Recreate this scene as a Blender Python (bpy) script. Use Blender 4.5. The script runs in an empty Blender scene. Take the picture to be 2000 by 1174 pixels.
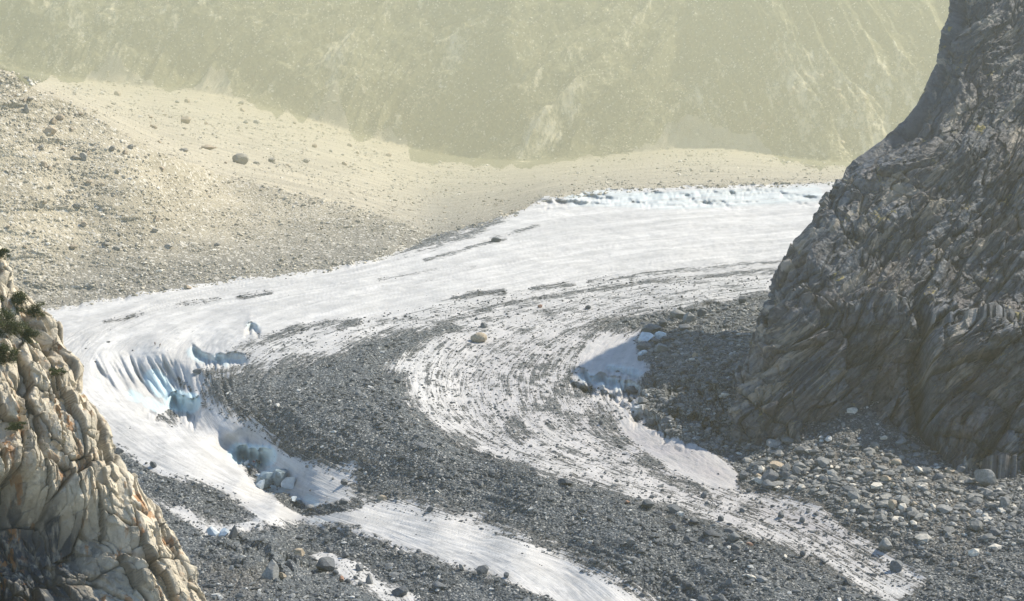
import bpy, math, random
import numpy as np
from mathutils import Vector

sc = bpy.context.scene
C = sc.collection
R = math.radians

# ------------------------------------------------------------------ camera
CAM_H, PITCH, HFOV = 248.0, 15.0, 30.0
FPX = 1000.0 / math.tan(R(HFOV / 2))
cd = bpy.data.cameras.new('camera')
cam = bpy.data.objects.new('camera', cd); C.objects.link(cam)
cam.location = (0, 0, CAM_H); cam.rotation_euler = (R(90 - PITCH), 0, 0)
cd.sensor_fit = 'HORIZONTAL'; cd.angle = R(HFOV); cd.clip_start = 1; cd.clip_end = 20000
sc.camera = cam
# ------------------------------------------------------------------ world, sun, exposure
SUN_AZ, SUN_EL = 57.0, 44.0        # azimuth to the right of the view direction
w = bpy.data.worlds.new('World'); sc.world = w; w.use_nodes = True
nt = w.node_tree; bg = nt.nodes['Background']
sky = nt.nodes.new('ShaderNodeTexSky'); sky.sky_type = 'NISHITA'; sky.sun_disc = False
sky.sun_elevation = R(SUN_EL); sky.sun_rotation = R(SUN_AZ)
sky.altitude = 1500; sky.air_density = 1.3; sky.dust_density = 0.2; sky.ozone_density = 3.0
nt.links.new(sky.outputs[0], bg.inputs[0]); bg.inputs[1].default_value = 0.15
sl = bpy.data.lights.new('sun', 'SUN'); sl.energy = 5.0; sl.angle = R(0.53); sl.color = (1.0, 0.905, 0.74)
so = bpy.data.objects.new('sun', sl); C.objects.link(so)
sd_ = Vector((math.sin(R(SUN_AZ)) * math.cos(R(SUN_EL)), math.cos(R(SUN_AZ)) * math.cos(R(SUN_EL)), math.sin(R(SUN_EL))))
so.rotation_euler = sd_.to_track_quat('Z', 'Y').to_euler(); so.location = (300, 300, 600)
vs = sc.view_settings
vs.view_transform = 'Standard'; vs.look = 'None'; vs.exposure = 0.45; vs.gamma = 1.0
sc.cycles.volume_bounces = 1

HAZE_DENSITY = 0.000105
HAZE_COLOR = (1.0, 0.965, 0.71)

# ------------------------------------------------------------------ numeric helpers
rng = np.random.default_rng(7)
random.seed(7)

def hash3(ix, iy, iz, seed):
    h = (ix.astype(np.uint32) * np.uint32(374761393) + iy.astype(np.uint32) * np.uint32(668265263)
         + iz.astype(np.uint32) * np.uint32(2147483647) + np.uint32(seed * 1274126177 & 0xffffffff))
    h = (h ^ (h >> np.uint32(13))) * np.uint32(1274126177)
    h = (h ^ (h >> np.uint32(16))) * np.uint32(2246822519)
    return h ^ (h >> np.uint32(15))

def h01(h):
    return (h & np.uint32(0xffffff)).astype(np.float64) / 16777216.0

def vnoise(x, y, z=None, seed=0):
    """smooth value noise, -1..1"""
    if z is None: z = np.zeros_like(x)
    fx, fy, fz = np.floor(x), np.floor(y), np.floor(z)
    ix, iy, iz = fx.astype(np.int64), fy.astype(np.int64), fz.astype(np.int64)
    tx, ty, tz = x - fx, y - fy, z - fz
    tx = tx*tx*tx*(tx*(tx*6-15)+10); ty = ty*ty*ty*(ty*(ty*6-15)+10); tz = tz*tz*tz*(tz*(tz*6-15)+10)
    out = 0
    for a in (0, 1):
        wx = tx if a else 1 - tx
        for b in (0, 1):
            wy = ty if b else 1 - ty
            for c in (0, 1):
                wz = tz if c else 1 - tz
                out = out + wx * wy * wz * h01(hash3(ix + a, iy + b, iz + c, seed))
    return out * 2 - 1

def fbm(x, y, z=None, seed=0, octv=4, gain=0.5, ridged=False):
    s, a, n = 0, 1.0, 0.0
    if z is None: z = np.zeros_like(x)
    f = 1.0
    for o in range(octv):
        v = vnoise(x * f + o * 17.3, y * f - o * 9.1, z * f + o * 3.7, seed + o)
        if ridged: v = 1 - 2 * np.abs(v)
        s = s + a * v; n += a; a *= gain; f *= 2.03
    return s / n

def voro(x, y, z, seed=0):
    """nearest-cell Voronoi: returns F1, F2, vector to centre (dx,dy,dz), three cell randoms"""
    fx, fy, fz = np.floor(x), np.floor(y), np.floor(z)
    ix, iy, iz = fx.astype(np.int64), fy.astype(np.int64), fz.astype(np.int64)
    f1 = np.full(x.shape, 1e9); f2 = np.full(x.shape, 1e9)
    D = [np.zeros_like(x) for _ in range(3)]; K = np.zeros(x.shape, np.uint32)
    for a in (-1, 0, 1):
        for b in (-1, 0, 1):
            for c in (-1, 0, 1):
                h = hash3(ix + a, iy + b, iz + c, seed)
                h2 = hash3(ix + a, iy + b, iz + c, seed + 101)
                h3 = hash3(ix + a, iy + b, iz + c, seed + 202)
                dx = x - (fx + a + 0.1 + 0.8 * h01(h)); dy = y - (fy + b + 0.1 + 0.8 * h01(h2)); dz = z - (fz + c + 0.1 + 0.8 * h01(h3))
                d = np.sqrt(dx*dx + dy*dy + dz*dz)
                m = d < f1
                f2 = np.where(m, f1, np.minimum(f2, d))
                f1 = np.where(m, d, f1)
                D[0] = np.where(m, dx, D[0]); D[1] = np.where(m, dy, D[1]); D[2] = np.where(m, dz, D[2])
                K = np.where(m, h, K)
    r1 = h01(K); r2 = h01(hash3(K.astype(np.int64), K.astype(np.int64) * 3, K.astype(np.int64) * 7, 5))
    r3 = h01(hash3(K.astype(np.int64) * 5, K.astype(np.int64), K.astype(np.int64) * 11, 9))
    return f1, f2, D, (r1, r2, r3)

def sstep(a, b, x):
    t = np.clip((x - a) / (b - a), 0, 1)
    return t * t * (3 - 2 * t)

def tan_at(py):
    return np.tan(R(PITCH) + np.arctan((py - 587.0) / FPX))

def ray_point(px, py, Y):
    """world point at ground distance Y on the sight line of photo pixel (px, py)"""
    a = R(PITCH)
    fy = math.cos(a) * FPX + math.sin(a) * (587.0 - py)
    fz = -math.sin(a) * FPX + math.cos(a) * (587.0 - py)
    t = Y / fy
    return (px - 1000.0) * t, Y, CAM_H + fz * t

def interp(pts, x):
    p = sorted(pts)
    return np.interp(x, [q[0] for q in p], [q[1] for q in p])

def tps(ctrl, X, Yp, scale=400.0):
    """thin plate spline through (px, py, value)"""
    X = np.clip(X, -300, 2300); c = np.array(ctrl, float); P = c[:, :2] / scale; v = c[:, 2]; n = len(c)
    def phi(r2): return 0.5 * r2 * np.log(r2 + 1e-9)
    A = np.zeros((n + 3, n + 3))
    A[:n, :n] = phi(((P[:, None] - P[None]) ** 2).sum(-1)) + np.eye(n) * 1e-3
    A[:n, n] = 1; A[:n, n+1:] = P; A[n, :n] = 1; A[n+1:, :n] = P.T
    s = np.linalg.solve(A, np.concatenate([v, [0, 0, 0]]))
    x, y = X / scale, Yp / scale
    out = s[n] + s[n+1] * x + s[n+2] * y
    for i in range(n): out = out + s[i] * phi((x - P[i, 0]) ** 2 + (y - P[i, 1]) ** 2)
    return out

def new_mesh(name, co, quads=None, tris=None, smooth=True):
    me = bpy.data.meshes.new(name)
    co = np.asarray(co, np.float32)
    me.vertices.add(len(co)); me.vertices.foreach_set('co', co.ravel())
    loops = []; starts = []; n = 0
    if quads is not None and len(quads):
        loops.append(np.asarray(quads, np.int32).ravel()); starts.append(np.arange(len(quads)) * 4); n = len(quads) * 4
    if tris is not None and len(tris):
        loops.append(np.asarray(tris, np.int32).ravel()); starts.append(n + np.arange(len(tris)) * 3)
    loops = np.concatenate(loops); starts = np.concatenate(starts).astype(np.int32)
    me.loops.add(len(loops)); me.loops.foreach_set('vertex_index', loops)
    me.polygons.add(len(starts)); me.polygons.foreach_set('loop_start', starts)
    me.update(calc_edges=True)
    me.polygons.foreach_set('use_smooth', np.full(len(starts), smooth, bool))
    me.validate()
    return me

def fattr(me, name, vals, typ='FLOAT'):
    a = me.attributes.new(name, typ, 'POINT')
    if typ == 'FLOAT': a.data.foreach_set('value', np.asarray(vals, np.float32).ravel())
    else: a.data.foreach_set('vector', np.asarray(vals, np.float32).ravel())

def link(name, me, mat=None, parent=None, kind=None, label=None, cat=None, group=None):
    o = bpy.data.objects.new(name, me); C.objects.link(o)
    if mat and me is not None and not me.materials: me.materials.append(mat)
    if parent: o.parent = parent
    for k, v in (('kind', kind), ('label', label), ('category', cat), ('group', group)):
        if v: o[k] = v
    return o

# ------------------------------------------------------------------ material helpers
class NT:
    def __init__(s, name, rough=0.85, spec=0.25):
        s.m = bpy.data.materials.new(name); s.m.use_nodes = True
        s.t = s.m.node_tree; s.b = s.t.nodes['Principled BSDF']
        s.b.inputs['Roughness'].default_value = rough
        s.b.inputs['Specular IOR Level'].default_value = spec
        s.geo = s.t.nodes.new('ShaderNodeNewGeometry')
        s.pos = s.geo.outputs['Position']
    def put(s, sock, v):
        if isinstance(v, bpy.types.NodeSocket): s.t.links.new(v, sock)
        elif isinstance(v, tuple) and len(v) == 3 and sock.type == 'RGBA': sock.default_value = v + (1,)
        else: sock.default_value = v
    def attr(s, name, out='Fac'):
        n = s.t.nodes.new('ShaderNodeAttribute'); n.attribute_name = name; return n.outputs[out]
    def noise(s, vec, scale, detail=4, rough=0.55, lac=2.0, out='Fac', dist=0.0):
        n = s.t.nodes.new('ShaderNodeTexNoise'); s.put(n.inputs['Vector'], vec)
        n.inputs['Scale'].default_value = scale; n.inputs['Detail'].default_value = detail
        n.inputs['Roughness'].default_value = rough; n.inputs['Lacunarity'].default_value = lac
        n.inputs['Distortion'].default_value = dist
        return n.outputs[out]
    def voro(s, vec, scale, feature='F1', out='Distance', rnd=1.0):
        n = s.t.nodes.new('ShaderNodeTexVoronoi'); n.feature = feature; s.put(n.inputs['Vector'], vec)
        n.inputs['Scale'].default_value = scale; n.inputs['Randomness'].default_value = rnd
        return n.outputs[out]
    def map(s, vec, scale=(1, 1, 1), rot=(0, 0, 0)):
        n = s.t.nodes.new('ShaderNodeMapping'); s.put(n.inputs['Vector'], vec)
        n.inputs['Scale'].default_value = scale; n.inputs['Rotation'].default_value = rot
        return n.outputs[0]
    def math(s, op, a, b=0.0, c=None, clamp=False):
        n = s.t.nodes.new('ShaderNodeMath'); n.operation = op; n.use_clamp = clamp
        s.put(n.inputs[0], a); s.put(n.inputs[1], b)
        if c is not None: s.put(n.inputs[2], c)
        return n.outputs[0]
    def ramp(s, v, a, b, lo=0.0, hi=1.0):
        n = s.t.nodes.new('ShaderNodeMapRange'); n.interpolation_type = 'SMOOTHSTEP'; s.put(n.inputs[0], v)
        for i, q in enumerate((a, b, lo, hi)): s.put(n.inputs[i + 1], q)
        return n.outputs[0]
    def mix(s, f, a, b):
        n = s.t.nodes.new('ShaderNodeMix'); n.data_type = 'RGBA'
        s.put(n.inputs[0], f); s.put(n.inputs[6], a); s.put(n.inputs[7], b); return n.outputs[2]
    def mul(s, a, b):
        n = s.t.nodes.new('ShaderNodeMix'); n.data_type = 'RGBA'; n.blend_type = 'MULTIPLY'; n.inputs[0].default_value = 1
        s.put(n.inputs[6], a); s.put(n.inputs[7], b); return n.outputs[2]
    def gray(s, v):
        n = s.t.nodes.new('ShaderNodeCombineColor')
        for i in range(3): s.put(n.inputs[i], v)
        return n.outputs[0]
    def bump(s, h, dist, strength=1.0, normal=None):
        n = s.t.nodes.new('ShaderNodeBump'); s.put(n.inputs['Height'], h)
        n.inputs['Distance'].default_value = dist; n.inputs['Strength'].default_value = strength
        if normal is not None: s.put(n.inputs['Normal'], normal)
        return n.outputs[0]
    def done(s, col, normal=None):
        s.put(s.b.inputs['Base Color'], col)
        if normal is not None: s.put(s.b.inputs['Normal'], normal)
        return s.m

def mat_glacier():
    n = NT('glacier_surface', 0.75, 0.3)
    deb, blue, flow = n.attr('debris'), n.attr('blue_ice'), n.attr('flow', 'Vector')
    st1 = n.noise(n.map(flow, (26, 2.6, 1)), 1.0, 5, 0.6)
    st2 = n.noise(n.map(flow, (110, 7.0, 1)), 1.0, 4, 0.6)
    st3 = n.noise(n.map(flow, (9, 1.6, 1)), 1.0, 3, 0.55)
    fine = n.noise(n.pos, 0.45, 5, 0.7)
    fine2 = n.noise(n.pos, 0.09, 4, 0.6)
    spk = n.voro(n.pos, 1.1)
    # debris cover: painted mask broken up by flow streaks and grain
    e = n.math('MULTIPLY_ADD', n.math('SUBTRACT', st1, 0.5), 1.15, deb)
    e = n.math('MULTIPLY_ADD', n.math('SUBTRACT', st2, 0.5), 0.7, e)
    e = n.math('MULTIPLY_ADD', n.math('SUBTRACT', fine, 0.5), 0.9, e)
    e = n.math('MULTIPLY_ADD', n.math('SUBTRACT', fine2, 0.5), 0.6, e)
    e = n.math('MULTIPLY_ADD', n.math('SUBTRACT', n.noise(n.map(flow, (7, 2.2, 1)), 1.0, 3, 0.6), 0.5), 0.75, e)
    f = n.ramp(e, 0.38, 0.68)
    dirt = n.ramp(n.math('MULTIPLY_ADD', n.math('SUBTRACT', st2, 0.5), 1.4, n.math('MULTIPLY', deb, 0.8)), -0.1, 0.75)
    ice = n.mix(n.ramp(st3, 0.3, 0.7), (0.60, 0.59, 0.57), (0.44, 0.435, 0.425))
    ice = n.mix(n.math('MULTIPLY', dirt, 0.75), ice, (0.42, 0.41, 0.40))
    ice = n.mix(n.math('MULTIPLY', n.attr('pink'), 0.85), ice, (0.32, 0.30, 0.31))
    crv = n.ramp(n.noise(n.map(flow, (30, 26, 1)), 1.0, 3, 0.6), 0.62, 0.72)
    ice = n.mix(n.math('MULTIPLY', crv, 0.25), ice, (0.42, 0.47, 0.50))
    ice = n.mix(n.math('MULTIPLY', n.ramp(st2, 0.50, 0.66), 0.3), ice, (0.40, 0.40, 0.40))
    ice = n.mix(n.math('MULTIPLY', n.ramp(n.noise(n.pos, 0.8, 3, 0.7), 0.60, 0.68), 0.5), ice, (0.30, 0.30, 0.30))
    ice = n.mix(n.math('MULTIPLY', n.ramp(fine2, 0.42, 0.66), 0.4), ice, (0.33, 0.33, 0.325))
    ice = n.mix(n.math('MULTIPLY', n.ramp(n.noise(n.pos, 0.22, 5, 0.75), 0.52, 0.66), 0.35), ice, (0.25, 0.25, 0.25))
    bl = n.ramp(n.math('MULTIPLY_ADD', n.math('SUBTRACT', st1, 0.5), 0.7, blue), 0.15, 0.95)
    ice = n.mix(n.math('MULTIPLY', bl, 0.6), ice, (0.50, 0.74, 0.80))
    t = n.noise(n.pos, 0.9, 3, 0.7)
    rock = n.mix(n.ramp(t, 0.3, 0.75), (0.042, 0.053, 0.064), (0.130, 0.142, 0.150))
    rock = n.mul(rock, n.gray(n.ramp(n.noise(n.map(flow, (14, 3.0, 1)), 1.0, 4, 0.6), 0.3, 0.7, 0.65, 1.25)))
    g = n.voro(n.pos, 1.5, out='Color')
    sep = n.t.nodes.new('ShaderNodeSeparateColor'); n.put(sep.inputs[0], g)
    rock = n.mix(n.math('MULTIPLY', n.ramp(sep.outputs[0], 0.82, 0.9), 0.65), rock, (0.42, 0.42, 0.40))
    rock = n.mix(n.math('MULTIPLY', n.attr('brown'), 0.5), rock, (0.20, 0.17, 0.135))
    col = n.mix(f, ice, rock)
    hgt = n.math('MULTIPLY', n.math('MULTIPLY_ADD', spk, 0.9, n.math('MULTIPLY', fine, 0.8)), f)
    hice = n.math('MULTIPLY_ADD', st2, 0.35, n.math('MULTIPLY', n.math('MULTIPLY_ADD', fine, 0.25, n.math('MULTIPLY', st1, 0.5)), 1.0))
    nb = n.bump(hice, 0.9, 0.6)
    nb = n.bump(hgt, 0.9, 0.9, nb)
    return n.done(col, nb)

def mat_scree():
    n = NT('scree_ground', 0.9, 0.15)
    a = n.noise(n.pos, 0.012, 5, 0.6); b = n.noise(n.pos, 0.35, 4, 0.7)
    col = n.mix(n.ramp(a, 0.35, 0.65), (0.30, 0.27, 0.205), (0.43, 0.385, 0.29))
    col = n.mix(n.ramp(b, 0.45, 0.8, 0.0, 0.6), col, (0.25, 0.23, 0.18))
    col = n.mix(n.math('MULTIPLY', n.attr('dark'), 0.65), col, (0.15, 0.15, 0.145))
    g = n.voro(n.pos, 0.75, out='Color'); sep = n.t.nodes.new('ShaderNodeSeparateColor'); n.put(sep.inputs[0], g)
    col = n.mix(n.math('MULTIPLY', n.ramp(sep.outputs[0], 0.8, 0.9), 0.7), col, (0.6, 0.57, 0.5))
    v = n.voro(n.pos, 0.8)
    return n.done(col, n.bump(n.math('MULTIPLY_ADD', v, 0.8, b), 1.0, 0.7))

def mat_mountain():
    n = NT('mountainside_ground', 0.95, 0.1)
    q = n.map(n.pos, (1, 0.3, 0.5), (0, R(35), 0))
    a = n.noise(q, 0.012, 6, 0.62, dist=0.6); b = n.noise(n.pos, 0.10, 5, 0.75); c = n.noise(q, 0.05, 5, 0.7)
    green = n.mix(n.ramp(b, 0.35, 0.65), (0.115, 0.118, 0.075), (0.24, 0.228, 0.145))
    rock = n.mix(n.ramp(c, 0.35, 0.65), (0.36, 0.33, 0.23), (0.66, 0.60, 0.45))
    e = n.math('MULTIPLY_ADD', n.math('SUBTRACT', a, 0.5), 1.5, n.attr('rocky'))
    e = n.math('MULTIPLY_ADD', n.math('SUBTRACT', c, 0.5), 1.1, e)
    e = n.math('MULTIPLY_ADD', n.math('SUBTRACT', b, 0.5), 0.7, e)
    col = n.mix(n.ramp(e, 0.36, 0.8), green, rock)
    g = n.voro(n.pos, 0.22, out='Color'); sep = n.t.nodes.new('ShaderNodeSeparateColor'); n.put(sep.inputs[0], g)
    col = n.mix(n.math('MULTIPLY', n.ramp(n.math('MULTIPLY_ADD', c, 0.3, sep.outputs[0]), 1.08, 1.14), 0.8), col, (0.62, 0.6, 0.54))
    return n.done(col, n.bump(n.math('MULTIPLY_ADD', b, 1.3, c), 4.0, 1.0))

def mat_cliff_left():
    n = NT('granite_cliff', 0.8, 0.3)
    b = n.noise(n.pos, 0.9, 6, 0.65); c = n.noise(n.pos, 0.14, 5, 0.6)
    q = n.map(n.pos, (1, 1, 0.16)); s = n.noise(q, 0.75, 5, 0.6)
    col = n.mix(n.ramp(c, 0.3, 0.7), (0.54, 0.47, 0.355), (0.68, 0.61, 0.48))
    col = n.mix(n.ramp(b, 0.45, 0.8), col, (0.38, 0.33, 0.26))
    stain_shade = n.math('MULTIPLY', n.attr('stain_shade'), n.ramp(s, 0.2, 0.55))
    col = n.mix(stain_shade, col, (0.045, 0.055, 0.068))  # dark water streaks together with shade painted into the rock colour
    col = n.mix(n.math('MULTIPLY', n.ramp(n.noise(q, 0.35, 4, 0.6), 0.57, 0.64), n.ramp(c, 0.35, 0.6, 0.2, 0.85)), col, (0.36, 0.17, 0.06))
    col = n.mix(n.math('MULTIPLY', n.attr('crack'), 0.85), col, (0.10, 0.09, 0.07))
    lich = n.math('MULTIPLY', n.ramp(n.noise(n.pos, 2.2, 4, 0.7), 0.58, 0.68), n.attr('green'))
    col = n.mix(lich, col, (0.10, 0.10, 0.035))
    sp = n.noise(n.pos, 6.0, 3, 0.7)
    h = n.math('MULTIPLY_ADD', sp, 0.22, n.math('MULTIPLY', b, 0.8))
    return n.done(col, n.bump(h, 0.8, 0.7))

def mat_cliff_right():
    n = NT('schist_cliff', 0.6, 0.4)
    st = n.attr('strata', 'Vector')
    b = n.noise(n.pos, 0.4, 6, 0.65); c = n.noise(n.pos, 0.05, 4, 0.6)
    s = n.noise(n.map(st, (0.05, 0.55, 0.05)), 1.0, 6, 0.62)
    col = n.mix(n.ramp(s, 0.38, 0.64), (0.018, 0.032, 0.052), (0.155, 0.17, 0.19))
    col = n.mix(n.math('MULTIPLY', n.ramp(c, 0.45, 0.62), 0.6), col, (0.15, 0.125, 0.115))
    col = n.mix(n.math('MULTIPLY', n.ramp(b, 0.46, 0.66), 0.8), col, (0.022, 0.030, 0.042))
    col = n.mix(n.math('MULTIPLY', n.attr('crack'), 0.45), col, (0.02, 0.024, 0.03))
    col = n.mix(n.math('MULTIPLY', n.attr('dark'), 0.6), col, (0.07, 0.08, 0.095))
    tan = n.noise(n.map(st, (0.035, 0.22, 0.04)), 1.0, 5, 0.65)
    col = n.mix(n.math('MULTIPLY', n.ramp(tan, 0.56, 0.62), 0.65), col, (0.33, 0.295, 0.245))  # pale tan streaks put sunlit slab faces into the rock colour
    sepn = n.t.nodes.new('ShaderNodeSeparateXYZ'); n.put(sepn.inputs[0], n.geo.outputs['Normal'])
    gm = n.math('MULTIPLY', n.ramp(sepn.outputs[2], 0.35, 0.7), n.ramp(n.noise(n.pos, 0.11, 4, 0.7), 0.60, 0.66))
    col = n.mix(n.math('MULTIPLY', gm, 0.9), col, (0.23, 0.19, 0.045))
    h = n.math('MULTIPLY_ADD', s, 1.6, n.math('MULTIPLY', b, 1.0))
    return n.done(col, n.bump(h, 1.2, 0.9))

def mat_stone(name, c0, c1, glint=(0.45, 0.44, 0.42), attr=True):
    n = NT(name, 0.75, 0.35)
    b = n.noise(n.pos, 1.3, 4, 0.65)
    if attr: v = n.attr('tone')
    else:
        oi = n.t.nodes.new('ShaderNodeObjectInfo'); v = oi.outputs['Random']
    col = n.mix(v, c0, c1)
    if attr: col = n.mix(n.ramp(v, 0.9, 0.96), col, glint)
    col = n.mul(col, n.gray(n.ramp(b, 0.3, 0.75, 0.72, 1.25)))
    return n.done(col, n.bump(b, 0.35, 0.6))

def mat_plain(name, col, rough=0.8, var=0.25, scale=3.0):
    n = NT(name, rough, 0.3)
    b = n.noise(n.pos, scale, 3, 0.6)
    return n.done(n.mul(col, n.gray(n.ramp(b, 0.3, 0.7, 1 - var, 1 + var))), n.bump(b, 0.02, 0.3))

M = {}
M['glacier'] = mat_glacier(); M['scree'] = mat_scree(); M['mountain'] = mat_mountain()
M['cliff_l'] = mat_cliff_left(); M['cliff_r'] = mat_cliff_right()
M['rubble'] = mat_stone('moraine_stone', (0.048, 0.058, 0.070), (0.17, 0.18, 0.185), (0.50, 0.50, 0.47))
M['rubble_pale'] = mat_stone('scree_stone', (0.30, 0.27, 0.21), (0.58, 0.53, 0.42), (0.75, 0.70, 0.60))
M['rockfall'] = mat_stone('rockfall_stone', (0.065, 0.076, 0.09), (0.25, 0.25, 0.235), (0.58, 0.54, 0.46))
M['b_dark'] = mat_stone('dark_boulder_rock', (0.07, 0.08, 0.092), (0.14, 0.15, 0.16), attr=False)
M['b_grey'] = mat_stone('grey_boulder_rock', (0.17, 0.18, 0.185), (0.27, 0.27, 0.26), attr=False)
M['b_tan'] = mat_stone('tan_boulder_rock', (0.36, 0.30, 0.22), (0.44, 0.36, 0.26), attr=False)
M['b_rust'] = mat_stone('rust_boulder_rock', (0.26, 0.15, 0.11), (0.32, 0.19, 0.13), attr=False)
M['b_haze'] = mat_stone('weathered_boulder_rock', (0.25, 0.235, 0.20), (0.33, 0.31, 0.265), attr=False)
M['ice_block'] = mat_plain('ice_block', (0.56, 0.62, 0.64), 0.45, 0.15, 0.6)
M['ice_dirty'] = mat_plain('dirty_ice', (0.17, 0.22, 0.245), 0.5, 0.5, 0.35)

# ------------------------------------------------------------------ terrain sheet
rows = np.concatenate([np.arange(-400, 0, 8.0), np.arange(0, 340, 2.2), np.arange(340, 1130, 1.7), np.arange(1130, 1500, 3.0)])
cols = np.concatenate([np.arange(-1100, -300, 16.0), np.arange(-300, 2301, 2.0), np.arange(2316, 3100, 16.0)])
PX, PY = np.meshgrid(cols, rows)
nr, nc = PX.shape

# authored curves in photo coordinates
MARGIN = [(-300, 665), (90, 602), (250, 577), (430, 549), (640, 524), (760, 499), (850, 458), (1000, 420), (1060, 388), (1200, 370), (1600, 357), (2300, 350)]
FOOT = [(-300, 60), (0, 128), (60, 168), (110, 150), (150, 165), (215, 138), (330, 182), (380, 168), (440, 136), (455, 192), (480, 190), (540, 230), (560, 214), (590, 240), (655, 205), (690, 270), (720, 274), (760, 262), (795, 282), (802, 318),
        (900, 322), (1010, 328), (1100, 312), (1200, 302), (1280, 285), (1340, 236), (1390, 262), (1480, 266), (1530, 318), (1620, 330), (1700, 320), (2300, 300)]
FOOTY = [(-300, 4100), (0, 4100), (350, 4050), (600, 3950), (790, 3900), (1000, 3800), (1340, 3800), (1620, 3650), (2300, 3600)]
EDGE = [(-300, -60), (0, 130), (60, 165), (150, 205), (300, 290), (450, 345), (600, 378), (700, 402), (800, 440), (860, 452), (1000, 417), (1060, 385), (1200, 367), (1600, 354), (2300, 347)]

margin = interp(MARGIN, PX); foot = interp(FOOT, PX); edge = interp(EDGE, PX)
def msm(A, k=60):
    p = np.pad(A[0], k, mode='edge'); q = np.convolve(p, np.ones(2 * k + 1) / (2 * k + 1), mode='valid'); return np.broadcast_to(q[None], A.shape)
marginS, edgeS = msm(margin, 30), msm(edge, 20)
margin = margin + 3 * vnoise(PX / 22, PX * 0, seed=3) + 2 * vnoise(PX / 9, PX * 0, seed=4)
footS = interp([(-300, 60), (0, 130), (200, 165), (400, 175), (600, 232), (800, 295), (1000, 318), (1200, 305), (1340, 285), (1500, 300), (1620, 322), (2300, 300)], PX); footS = msm(footS, 50)
foot = foot + 5 * vnoise(PX / 25, PX * 0, seed=5) + 3 * vnoise(PX / 9, PX * 0, seed=6)
edge = edge + 2.5 * vnoise(PX / 30, PX * 0, seed=8) + 1.5 * vnoise(PX / 10, PX * 0, seed=9)
T = tan_at(PY)

# mountainside: a slope rising from its foot line
slope = 0.42 + 0.40 * sstep(0, 110, footS - PY) + 0.08 * vnoise(PX / 300, PY / 260, seed=11)
Yf = interp(FOOTY, PX) * 1.6; hf = CAM_H - Yf * tan_at(footS)
Y_wall = (CAM_H - hf + slope * Yf) / (np.maximum(T, -0.3) + slope)
# valley floor and fans between the mound and the wall
rs = edgeS * (1 - sstep(780, 940, PX)) + (marginS - 3) * sstep(780, 940, PX)
Ys = np.interp(PX, [-300, 0, 300, 450, 600, 800, 860], [1200, 1230, 1240, 1230, 1190, 1110, 1090]); wq = sstep(780, 940, PX)
Ys = Ys * (1 - wq) + wq * (CAM_H - 0.5) / tan_at(rs)
tt = np.clip((rs - PY) / np.maximum(rs - footS, 5), 0, 1.0)
Y_floor = Ys * (Yf / Ys) ** (tt ** 0.9)
Y_mound = tps([(-300, 640, 880), (0, 610, 915), (90, 600, 925), (-200, 400, 975), (0, 400, 990), (0, 250, 1045), (0, 130, 1085), (-250, 0, 1110), (150, 560, 950), (300, 566, 950), (300, 500, 990),
               (150, 400, 1020), (150, 300, 1060), (300, 400, 1045), (300, 290, 1100), (430, 548, 965), (430, 460, 1040), (450, 345, 1180), (640, 524, 990), (600, 420, 1095), (600, 372, 1150),
               (760, 499, 1015), (800, 400, 1130), (850, 458, 1080), (950, 430, 1110), (1060, 388, 1170), (1000, 400, 1140), (1200, 365, 1195), (1500, 358, 1215), (2300, 352, 1215)], PX, PY)
wm = sstep(-3, 3, PY - edge)
Y_fl = Y_floor * (1 - wm) + Y_mound * wm
wf = sstep(-6, 6, PY - footS)
Yb = Y_wall * (1 - wf) + Y_fl * wf
# relief of the background
mixr = sstep(1250, 1500, PX)
Yb = Yb - wf * (4.0 * fbm(PX / 90, PY / 22, seed=24, octv=4) + 1.0 * fbm(PX / 14, PY / 5, seed=25, octv=3)) * sstep(0, 25, margin - PY)
hb = CAM_H - Yb * T

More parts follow.
